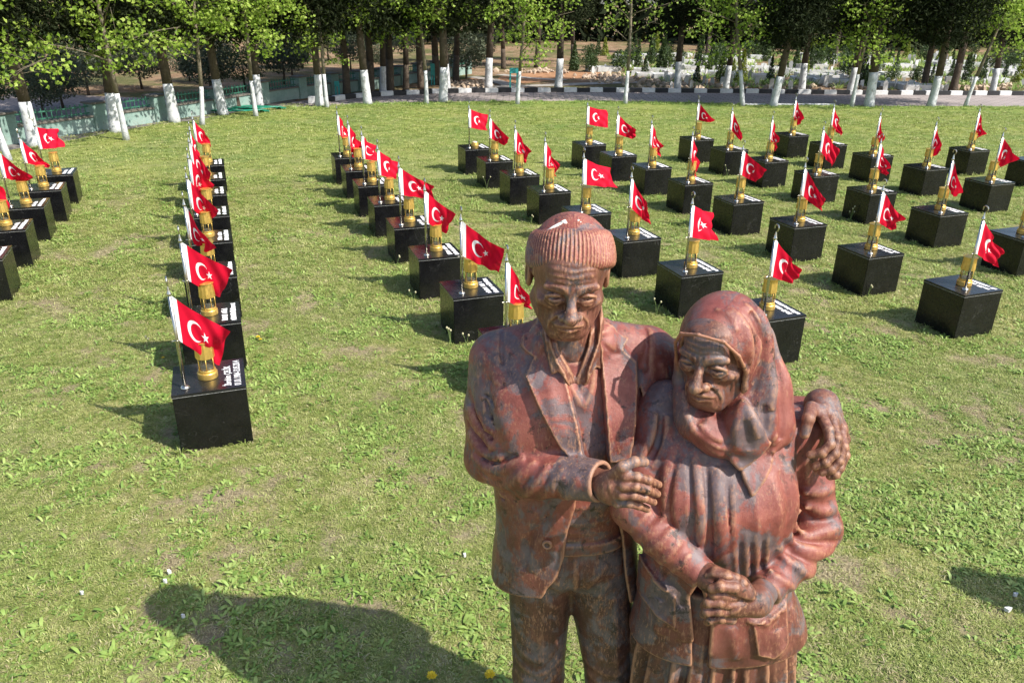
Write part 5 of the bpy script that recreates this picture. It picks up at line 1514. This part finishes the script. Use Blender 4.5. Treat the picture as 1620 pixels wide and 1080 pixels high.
def leaf_cloud(rng, cen, size, shape, mat, name, up=0.3):
    """one small face group per centre; shape is a list of 2-D outline points"""
    n = len(cen)
    m = len(shape)
    a = rng.normal(size=(n, 3)); a[:, 2] += up; a /= np.linalg.norm(a, axis=1, keepdims=True)       # leaf normal
    t = np.cross(a, rng.normal(size=(n, 3))); t /= np.linalg.norm(t, axis=1, keepdims=True)
    b = np.cross(a, t)
    s = np.asarray(size)[:, None, None] if hasattr(size, '__len__') else size * rng.uniform(0.65, 1.25, (n, 1, 1))
    sh = np.array(shape)
    v = cen[:, None, :] + s * (sh[None, :, 0:1] * t[:, None, :] + sh[None, :, 1:2] * b[:, None, :] + (0.22 * np.abs(sh[None, :, 0:1])) * a[:, None, :])
    base = np.arange(n)[:, None] * m
    fan = np.concatenate([np.stack([base[:, 0], base[:, 0] + i, base[:, 0] + i + 1], 1) for i in range(1, m - 1)])
    return mesh_np(name, v.reshape(-1, 3), fan, (mat,), False)
MAPLE = [(0, -.5), (.28, -.32), (.52, .02), (.25, .12), (0, .55), (-.25, .12), (-.52, .02), (-.28, -.32)]
SPRIG = [(0, -.5), (.16, .0), (0, .5), (-.16, .0)]

def plane_tree_mesh(seed, H=6.5, first=1.55, spread=1.0, bare=False):
    rng = np.random.default_rng(seed); rnd = random.Random(seed)
    b = MB()
    lean = [rnd.uniform(-.05, .05), rnd.uniform(-.05, .05)]
    tr = [(lean[0] * z + 0.03 * math.sin(z * 1.7 + seed), lean[1] * z, z) for z in (-0.05, 0.25, 0.5, 0.75, 0.95, 1.6, 2.2, 3.0, 4.0, 5.2, H)]
    rad = [.078, .062, .057, .053, .051, .048, .043, .036, .028, .018, .006]
    b.tube(tr[:5], rad[:5], 10, 0); b.tube(tr[4:], rad[4:], 10, 1)
    cen = []
    nb = 26
    for i in range(nb):
        z = first + (H - 0.8 - first) * (i / nb) ** 0.85
        j = np.interp(z, [t[2] for t in tr], range(len(tr))); i0 = min(int(j), len(tr) - 2); f = j - i0
        p = np.array(tr[i0]) * (1 - f) + np.array(tr[i0 + 1]) * f
        az = i * 2.4 + rnd.uniform(-.4, .4); ln = spread * (1.55 - 1.1 * abs(z - 2.9) / 4.0) * rnd.uniform(0.75, 1.15); el = rnd.uniform(.35, .85)
        d = np.array((math.cos(az) * math.cos(el), math.sin(az) * math.cos(el), math.sin(el)))
        pts = [p + d * ln * t + np.array((0, 0, -.10 * t * t * ln)) + rng.normal(size=3) * .03 * t for t in (0, .35, .7, 1.0)]
        b.tube(pts, [.017, .012, .008, .004], 5, 1)
        for k in range(6 if not bare else 3):
            t = rnd.uniform(.3, 1.0); q = pts[0] + (pts[3] - pts[0]) * t
            e = q + rng.normal(size=3) * np.array((.26, .26, .16)) * spread
            b.tube([q, (q + e) / 2 + np.array((0, 0, .03)), e], [.006, .004, .002], 4, 1)
            kk = 40 if not bare else 14
            c = e + rng.normal(size=(kk, 3)) * np.array((.17, .17, .12))
            cen.append(c)
    cen = np.concatenate(cen)
    cen = cen[cen[:, 2] > first - 0.35]
    return b.mesh('trunk', (M_LIME, M_BARKP), True), leaf_cloud(rng, cen, 0.088, MAPLE, M_LEAF, 'crown', 0.8)

def conifer_mesh(seed, painted=True, first=1.75, rad=1.9, H=8.0, r0=.125, n=5200):
    rng = np.random.default_rng(seed); rnd = random.Random(seed)
    b = MB()
    tr = [(0.05 * math.sin(z + seed), 0.04 * math.cos(z * 1.3 + seed), z) for z in (-.05, .12, .4, .7, .92, 1.7, 2.6, 4.0, 6.0, H)]
    rr = [r0 * k for k in (1.25, 1.08, 1.0, .95, .92, .86, .75, .55, .32, .05)]
    b.tube(tr[:5], rr[:5], 12, 0 if painted else 1); b.tube(tr[4:], rr[4:], 12, 1)
    for i in range(16):
        z = first + .1 + i * .28; az = i * 2.4
        q = np.array((0, 0, z)); e = q + np.array((math.cos(az), math.sin(az), .25)) * rad * .75
        b.tube([q, e], [.03, .008], 5, 1)
    # foliage in drooping plumes around the stem, denser at the skirt
    cl = 170
    z = np.where(np.arange(cl) < cl * .72, first + (3.9 - first) * rng.random(cl), 3.7 + (H - 3.7) * rng.random(cl) ** 1.2)
    prof = rad * np.clip(np.interp(z, [first - .2, first + .5, first + 2.2, H], [.55, .95, 1.0, .08]), .05, 1)
    az = rng.random(cl) * 6.283; r = prof * np.sqrt(rng.random(cl)) * 0.92
    C = np.stack([r * np.cos(az), r * np.sin(az), z], 1)
    k = n // cl
    cen = (C[:, None, :] + rng.normal(size=(cl, k, 3)) * np.array((.26, .26, .34))).reshape(-1, 3)
    cen = cen[cen[:, 2] > first - .15 - .25 * rng.random(len(cen)) ** 2]
    return b.mesh('trunk', (M_LIME, M_BARKC), True), leaf_cloud(rng, cen, np.where(cen[:, 2] < 3.7, .13, .26) * rng.uniform(.7, 1.3, len(cen)), SPRIG, M_NEEDLE, 'crown', 0.0)

def shrub_mesh(seed, rx, rz, mat, n, size, cone=False, stem=.3):
    rng = np.random.default_rng(seed)
    b = MB(); b.tube([(0, 0, -.03), (.02, .01, stem), (.0, .0, stem + rz)], [.05 * rx, .04 * rx, .01], 6)
    u = rng.normal(size=(n, 3)); u /= np.linalg.norm(u, axis=1, keepdims=True); u *= rng.random((n, 1)) ** (1 / 2.4)
    c = u * np.array((rx, rx, rz)) + np.array((0, 0, stem + rz))
    if cone:
        t = rng.random(n) ** 1.3; az = rng.random(n) * 6.283; r = rx * (1 - t) ** 0.8 * np.sqrt(rng.random(n))
        c = np.stack([r * np.cos(az), r * np.sin(az), stem * .3 + t * 2 * rz], 1)
    c += np.sin(c * 5 + seed) * .05 * rx
    return b.mesh('trunk', (M_BARKC,), True), leaf_cloud(rng, c, size, SPRIG, mat, 'crown', .3)

def plant(name, mesh, base, s, rz, label, cat, group, tilt=(0, 0), lying=0.0):
    t = tag(link(name, None, loc=(base[0], base[1], lying), rz=rz), label, cat, group)
    t.rotation_euler = (tilt[0], tilt[1], rz); t.scale = (s, s, s) if not hasattr(s, '__len__') else s
    link('trunk', mesh[0], t); link('crown', mesh[1], t)
    return t

PT = [plane_tree_mesh(21, first=1.30, spread=1.3), plane_tree_mesh(22, first=1.55, spread=1.1), plane_tree_mesh(23, first=1.50, spread=1.3), plane_tree_mesh(24, first=1.5, spread=.9, bare=True)]
PLANES = [((12, 254), 0, 1.0, (0, -.06)), ((200, 222), 0, 1.05, (0, 0)), ((320, 198), 1, .95, (0, -.14)), ((405, 184), 1, .95, (0, 0)), ((518, 170), 2, .95, (0, 0)), ((675, 164.5), 1, 1.0, (0, 0)), ((819, 165), 2, 1.0, (0, 0)), ((990, 164), 3, 1.0, (0, 0)), ((1173, 167), 2, 1.1, (0, .12)), ((1347, 168.5), 0, 1.0, (0, .10)), ((1527, 168.5), 1, .95, (0, .12))]
PORD = ORD + ['ninth', 'tenth', 'eleventh', 'twelfth', 'thirteenth', 'fourteenth', 'fifteenth', 'sixteenth', 'seventeenth', 'eighteenth', 'nineteenth', 'twentieth']
PORD += ['twenty-' + o for o in PORD[:9]] + ['thirtieth'] + ['thirty-' + o for o in PORD[:9]]
for i, (q, k, s, tl) in enumerate(PLANES):
    plant('plane_tree', PT[k], G(*q), s, i * 1.9, 'young bright green plane tree with whitewashed foot, ' + PORD[i] + ' from the left', 'tree', 'young plane trees around the lawn', tl)
CT = [conifer_mesh(41, rad=1.3, first=2.05, n=15000), conifer_mesh(42, rad=1.45, first=2.0, n=15000), conifer_mesh(43, rad=1.2, first=1.95, n=15000), conifer_mesh(44, rad=1.25, first=2.1, n=12000)]
CN = [((53, 231), .98, 1.15), ((187, 209), .95, 1.25), ((274, 193), 1.0, 1.2), ((353, 181), .98, 1.0), ((408, 168), .95, .8), ((505, 168), .95, .75), ((580, 164), 1.05, .8), ((699, 161), 1.1, .8), ((1225, 168), .95, .8), ((1372, 168.5), 1.1, 1.1), ((1473, 168.5), 1.0, .85)]
for i, (q, s, w) in enumerate(CN):
    plant('conifer', CT[3 if i < 3 else i % 3], G(*q), (s * (.75 + .25 * w), s * (.75 + .25 * w), s), i * 2.3, 'dark conifer with thick whitewashed trunk beside the lawn, ' + PORD[i] + ' from the left', 'tree', 'whitewashed conifers beside the lawn', (0, .06 if q[0] > 1200 else -.03))
CU = [conifer_mesh(51, False, first=2.15, rad=1.0, r0=.12, n=9000), conifer_mesh(52, False, first=2.25, rad=1.05, r0=.12, n=9000)]
CF = [conifer_mesh(53, True, first=2.15, rad=1.0, r0=.12, n=9000), conifer_mesh(54, True, first=2.2, rad=1.1, r0=.12, n=9000)]
FARC = [((547, 151), 0), ((586, 147.5), 0), ((607, 146), 1), ((616, 144), 0), ((643, 142.5), 0), ((667, 139), 0), ((690, 133), 0), ((706, 141), 1), ((723, 128), 0), ((775, 140), 1), ((882, 140), 1), ((1072, 141), 1), ((1148, 141.5), 1), ((1268, 143.5), 1), ((1345, 144.5), 1), ((1462, 139), 0), ((1505, 145), 0), ((1568, 145), 1), ((850, 106), 0), ((795, 108), 0), ((905, 98), 0), ((1120, 88), 0), ((1320, 88), 0), ((610, 118), 0)]
FARC.sort()
for i, (q, p) in enumerate(FARC):
    m = (CF if p else CU)[i % 2]
    plant('conifer', m, G(*q), 1.0 + .12 * math.sin(i * 2.1), i * 1.7, 'dark conifer with %s trunk beyond the road, %s from the left' % ('whitewashed' if p else 'bare brown', PORD[i]), 'tree', 'conifers beyond the road')

# a far wood closing the view
def far_wood():
    rng = np.random.default_rng(9)
    n = 30000
    x = rng.uniform(-62, 75, n); y = 57 + rng.random(n) * 9 + 4 * np.sin(x * .21); z = 10 * rng.random(n) ** 1.15 * (0.75 + .25 * np.sin(x * 1.3 + np.sin(x * .7) * 2))
    return leaf_cloud(rng, np.stack([x, y, z], 1), 1.15, SPRIG, M_NEEDLE, 'far_wood', 0.0)
tag(link('far_wood', far_wood()), 'dark wood closing the view behind the burial ground', 'wood', kind='stuff')

# olives and bushes on the slope behind the wall
OL = [shrub_mesh(61, 1.3, 1.0, M_OLIVE, 2600, .17), shrub_mesh(62, 1.0, .8, M_OLIVE, 2200, .16), shrub_mesh(63, 1.5, 1.1, M_THUJA, 2600, .18)]
BUSH = [(70, 182, 1), (100, 170, 0), (-10, 178, 2), (140, 150, 1), (165, 135, 0), (225, 140, 1), (300, 128, 0), (335, 112, 0), (388, 140, 2), (450, 132, 1), (462, 118, 0), (478, 104, 0), (425, 108, 0), (555, 110, 1), (602, 110, 1), (640, 96, 0), (520, 95, 0), (250, 110, 2), (190, 112, 2), (40, 150, 2), (738, 123, 1), (760, 100, 0), (335, 150, 1)]
BUSH.sort()
for i, (u, v, k) in enumerate(BUSH):
    w = PORD[i] if i < 15 else PORD[len(BUSH) - 1 - i]
    plant('olive_bush', OL[k], G(u, v), .75 + .2 * math.sin(i * 1.9), i * 1.3, 'grey green olive bush behind the boundary wall, %s from the %s' % (w, 'left' if i < 15 else 'right'), 'bush', 'bushes behind the boundary wall')

# ------------------------------------------------------------------ burial ground
M_MARBLE = simple_mat('weathered_marble', (0.58, 0.58, 0.57), 0.7, 0, 0.3, 0.22, 3)
def headstone(w, h, t, arch):
    b = MB()
    if arch:
        pr = [(-w / 2, 0), (w / 2, 0), (w / 2, h * .8), (w * .3, h * .95), (0, h), (-w * .3, h * .95), (-w / 2, h * .8)]
    else:
        pr = [(-w / 2, 0), (w / 2, 0), (w / 2, h), (-w / 2, h * .93)]
    m = len(pr)
    vs = [(x, -t / 2, z) for x, z in pr] + [(x, t / 2, z) for x, z in pr]
    fs = [list(range(m)), list(range(2 * m - 1, m - 1, -1))] + [[i, (i + m), (i + 1) % m + m, (i + 1) % m] for i in range(m)]
    b.add(vs, fs)
    return b.mesh('headstone', (M_MARBLE,))
HS = [headstone(.19, .50, .06, 0), headstone(.20, .52, .06, 1), headstone(.16, .38, .05, 0), headstone(.24, .40, .06, 1)]
def grave_frame():
    b = MB(); L, W_, h = 1.5, .6, .20
    for c, s in (((0, -W_ / 2, h / 2), (L, .10, h)), ((0, W_ / 2, h / 2), (L, .10, h)), ((-L / 2 + .05, 0, h / 2 - .002), (.10, W_ - .1, h)), ((L / 2 - .05, 0, h / 2 - .002), (.10, W_ - .1, h))): b.box(c, s)
    return b.mesh('grave_frame', (M_MARBLE,))
GF = grave_frame()
rg = random.Random(77)
cnt = 0
spots = []
while len(spots) < 240:
    u = rg.uniform(985, 1640); v = 90 + 50 * rg.random() ** .85
    if v > 124 and u < 1045: continue
    g = G(u, v)
    if any((g[0] - a) ** 2 + (g[1] - b) ** 2 < .45 for a, b, _ in spots): continue
    spots.append((g[0], g[1], u))
for u, v in ((945, 113), (957, 110), (938, 116), (965, 118), (930, 112), (1027, 124), (1065, 126), (1113, 131), (1400, 143), (1432, 142), (1451, 143), (1484, 143), (1496, 143), (1127, 132)): spots.append((*G(u, v)[:2], u))
lab_h = 'small white marble headstone among the shrubs of the burial ground'
for i, (x, y, u) in enumerate(spots):
    if i % 5 == 0:
        tag(link('grave_frame', GF, loc=(x + .3, y + .5, -.03), rz=rg.uniform(-.15, .15)), 'low white marble grave surround in the burial ground', 'grave', 'grave surrounds beyond the road')
    o = link('headstone', HS[rg.randrange(4)], loc=(x, y, -.04), rz=rg.uniform(-.5, .5) + (1.2 if rg.random() < .2 else 0))
    o.rotation_euler[0] = rg.uniform(-.10, .10); o.rotation_euler[1] = rg.uniform(-.07, .07)
    s = rg.uniform(.5, .9); o.scale = (s, s, s)
    tag(o, lab_h, 'gravestone', 'headstones in the burial ground')
TH = [shrub_mesh(71, .32, .62, M_THUJA, 900, .13, True, .1), shrub_mesh(72, .34, .55, M_THUJY, 900, .13, True, .1), shrub_mesh(73, .55, .38, M_THUJA, 900, .13, False, .1)]
for i in range(110):
    u = rg.uniform(905, 1640); v = 86 + 50 * rg.random() ** 1.4; k = (0, 0, 1, 2, 2, 0)[rg.randrange(6)]
    if v > 120 and u < 1090: v -= 22
    lab = ('dark green cone shaped cypress shrub', 'yellow green cone shaped cypress shrub', 'low rounded green shrub')[k] + ' between the graves'
    t = tag(link('cypress_shrub' if k < 2 else 'low_shrub', None, loc=(*G(u, v)[:2], -.02), rz=rg.uniform(0, 6)), lab, 'shrub', ('dark cypress shrubs', 'yellow cypress shrubs', 'low shrubs')[k] + ' in the burial ground')
    s = rg.uniform(.5, 1.0); t.scale = (s, s, s * rg.uniform(.9, 1.25))
    link('trunk', TH[k][0], t); link('crown', TH[k][1], t)

# rank grass and herbs between the graves
_bt = [clump('herb_tuft', _r, 14, 0.34, 0.022, 0.16, 1.1, M_WEED, 1) for _ in range(3)]
scatter('burial_ground_grass', _bt, [tuple(G(*q)[:2]) for q in ((975, 120), (1060, 133), (1100, 140), (1640, 143), (1640, 84), (960, 84))], 2.6, (0.5, 1.25), 93, 'even', 'rank green grass and herbs between the graves', 'grass')
# rubble: one heap of pale stones nobody could count
def rubble():
    rng = np.random.default_rng(4); b = MB()
    ico = bmesh.new(); bmesh.ops.create_icosphere(ico, subdivisions=1, radius=1.0)
    vs = np.array([v.co[:] for v in ico.verts]); fs = [[v.index for v in f.verts] for f in ico.faces]; ico.free()
    for c, n, sp in (((1010, 127), 150, (60, 4)), ((1080, 136), 120, (60, 3)), ((740, 134), 150, (26, 3)), ((850, 113), 60, (40, 2)), ((965, 121), 110, (50, 3)), ((1300, 138), 90, (120, 2.5)), ((1540, 138), 120, (70, 4)), ((1170, 137), 60, (30, 2))):
        for _ in range(n):
            g = G(c[0] + rng.normal() * sp[0] * .6, min(141.5, c[1] + rng.normal() * sp[1] * .7)); s = rng.uniform(.03, .13)
            q = vs * s * rng.uniform(.6, 1.2, 3) * (1 + .3 * rng.normal(size=vs.shape))
            b.add(q + np.array((g[0], g[1], s * .3 - .03)), fs)
    return b.mesh('rubble', (simple_mat('pale_rubble', (0.44, 0.34, 0.25), .9, 0, .2, .4, 1.5),))
tag(link('rubble', rubble()), 'pale stones and rubble lying along the burial ground', 'rubble', kind='stuff')

# ------------------------------------------------------------------ signs, hose and small things
M_TEAL = simple_mat('turquoise_paint', (0.03, 0.27, 0.26), 0.5, 0, 0.4, 0.15, 9)
def sign(u0, u1, vb, vt, ph, label):
    a, b_ = G(u0, vb), G(u1, vb)
    h = (vb - vt) * np.linalg.norm(a) / FOC * 1.06
    t = tag(link('sign', None, loc=tuple(a)), label, 'sign')
    w = np.linalg.norm(b_ - a); rz = math.atan2(b_[1] - a[1], b_[0] - a[0]); t.rotation_euler = (0, 0, rz)
    for x in (0, w):
        m = MB(); m.box((x, 0, h / 2 - .02), (.05, .05, h)); link('post', m.mesh('post', (M_TEAL,)), t)
    m = MB(); m.box((w / 2, -.035, h - ph / 2), (w + .06, .02, ph)); link('panel', m.mesh('panel', (M_TEAL,)), t)
sign(807, 818, 139, 112, .18, 'turquoise sign panel on two posts beyond the kerb')
sign(532, 537, 152, 132, .16, 'small turquoise notice box on thin posts by the wall')
sign(683, 687, 134, 106, .40, 'tall turquoise post with a panel behind the conifers')
M_HOSE = simple_mat('green_hose', (0.015, 0.20, 0.12), 0.35, 0, 0.5, 0.1)
for (u, v, r0), lab in (((374, 177, .62), 'coil of green garden hose lying nearer the camera by the path'), ((407, 172.5, .55), 'coil of green garden hose lying farther along the path')):
    m = MB(); g = G(u, v); pts = []
    for i in range(150):
        a = i * .33; r = r0 * (1 - .12 * math.sin(i * .071)) + .05 * math.sin(i * .9)
        pts.append((r * math.cos(a) * 1.25, r * .6 * math.sin(a), .02 + .012 * (i % 19) / 3))
    m.tube(pts, .016, 6)
    tag(link('garden_hose', m.mesh('garden_hose', (M_HOSE,), True), loc=(g[0], g[1], 0)), lab, 'hose', 'garden hoses by the path')
m = MB(); m.box((0, 0, .16), (.55, .3, .36), .3, 0, .85)
tag(link('stone', m.mesh('stone', (M_BARKC,)), loc=tuple(G(366, 171))), 'dark rough stone against the wall beside the hose', 'stone')
m = MB(); m.box((0, 0, .09), (.26, .18, .2))
tag(link('marker_stone', m.mesh('marker_stone', (M_WHITE,)), loc=tuple(G(496, 163))), 'short white painted stone at the end of the kerb', 'stone')

M_PETAL = simple_mat('dandelion_yellow', (0.80, 0.58, 0.015), 0.6)
M_STEM = simple_mat('weed_stem', (0.14, 0.20, 0.06), 0.6)
M_BUD = simple_mat('weed_bud', (0.45, 0.42, 0.25), 0.7)
def dandelion(u, v, s, label):
    g = G(u, v, .05 * s); t = tag(link('dandelion', None, loc=(g[0], g[1], 0)), label, 'flower', 'dandelions in the lawn')
    m = MB(); m.tube([(0, 0, 0), (.004, 0, .045 * s)], .003, 5); link('stem', m.mesh('stem', (M_STEM,)), t)
    m = MB(); rr = random.Random(int(u))
    for ring, (r, z, k) in enumerate(((.027, .046, 16), (.019, .053, 13), (.010, .058, 8))):
        for i in range(k):
            a = 6.283 * i / k + ring + rr.uniform(-.1, .1); r2 = r * rr.uniform(.85, 1.15); c_, s_ = math.cos(a), math.sin(a)
            m.add([(0, 0, z * s - .006), (r2 * .8 * c_ - .004 * s_, r2 * .8 * s_ + .004 * c_, z * s), (r2 * c_, r2 * s_, z * s + .001), (r2 * .8 * c_ + .004 * s_, r2 * .8 * s_ - .004 * c_, z * s)], [[0, 1, 2, 3]])
    o = link('petals', m.mesh('petals', (M_PETAL,)), t); o.scale = (s, s, 1)
for a in ((683, 1066, 1.0, 'yellow dandelion in the shadow, left of the two near the trousers'), (775, 1064, 1.1, 'yellow dandelion nearest the statue, right of the two near the trousers'), (408, 532, .85, 'left of two small dandelions beside the second column'), (412, 536, .6, 'right of two small dandelions beside the second column'), (258, 565, .6, 'tiny yellow flower in the shade of the second column'), (28, 447, .7, 'yellow flower at the foot of a block in the leftmost column')):
    dandelion(*a)
def weed(u, v, h, n, label):
    g = G(u, v); t = tag(link('tall_weed', None, loc=(g[0], g[1], 0)), label, 'weed', 'tall weeds beside the blocks'); rr = random.Random(int(u * 7 + v))
    for i in range(n):
        a = rr.uniform(0, 6.28); hh = h * rr.uniform(.6, 1.1); dx, dy = .3 * hh * math.cos(a), .12 * hh * math.sin(a)
        m = MB(); m.tube([(0, 0, 0), (dx * .2, dy * .2, hh * .4), (dx * .55, dy * .5, hh * .8), (dx, dy, hh)], [.0032, .0028, .0024, .002], 5); st = link('stem', m.mesh('stem', (M_STEM,)), t)
        m = MB(); m.lathe([(.002, -.006), (.009, 0), (.010, .010), (.006, .018), (.002, .020)], 8); link('bud', m.mesh('bud', (M_BUD,), True), st, loc=(dx, dy, hh))
for i, a in enumerate(sorted(((713, 548, .22, 3), (738, 549, .16, 2), (655, 482, .20, 2), (628, 424, .22, 2), (818, 322, .24, 2), (770, 300, .24, 2), (1345, 350, .22, 4), (1290, 410, .26, 3), (1372, 470, .16, 2), (1150, 282, .22, 3), (535, 290, .24, 2), (840, 355, .14, 2), (1600, 425, .22, 2), (1038, 500, .18, 2), (240, 560, .2, 2)))):
    weed(*a, 'thin weed stems with pale buds beside a black block, %s from the left' % PORD[i])
M_SCRAP = simple_mat('white_scrap', (0.62, 0.61, 0.59), 0.8)
for u, v, s, lab in ((268, 905, .015, 'white paper scrap above the tip of the statue shadow, the upper one'), (262, 919, .014, 'white paper scrap above the tip of the statue shadow, the lower one'), (290, 974, .013, 'pale paper scrap inside the statue shadow'), (735, 878, .013, 'white paper scrap left of the jacket hem'), (130, 937, .012, 'white paper scrap near the left photo edge'), (1594, 963, .026, 'larger pale pebble near the right photo edge'), (1606, 940, .017, 'upper small pebble near the right photo edge')):
    rr = random.Random(u); m = MB(); k = 7
    pr = [(s * rr.uniform(.5, 1) * math.cos(6.283 * i / k), s * .7 * rr.uniform(.5, 1) * math.sin(6.283 * i / k)) for i in range(k)]
    m.add([(x, y, .028 + rr.uniform(0, .01)) for x, y in pr] + [(x * .9, y * .9, .010) for x, y in pr], [list(range(k)), list(range(2 * k - 1, k - 1, -1))] + [[i, (i + 1) % k, (i + 1) % k + k, i + k][::-1] for i in range(k)])
    tag(link('pebble' if 'pebble' in lab else 'paper_scrap', m.mesh('scrap', (M_SCRAP,)), loc=tuple(G(u, v, .02)[:2]) + (0,)), lab, 'pebble' if 'pebble' in lab else 'litter')

# ------------------------------------------------------------------ unseen copy of the man, added outside the frame to cast a shadow in
fig = [o for o in statue.children if o.name.startswith('man_figure')][0]
st2 = tag(link('shadow_statue', None, loc=(4.62, 2.55, -0.06), rz=R(8)), 'unseen copy of the bronze man, added to cast the shadow at lower right', 'statue')
cp = fig.copy(); col.objects.link(cp); cp.parent = st2; cp.location = (0.26, 0, 0)
if 'label' in cp: del cp['label']
for ch in fig.children:
    c2 = ch.copy(); col.objects.link(c2); c2.parent = cp
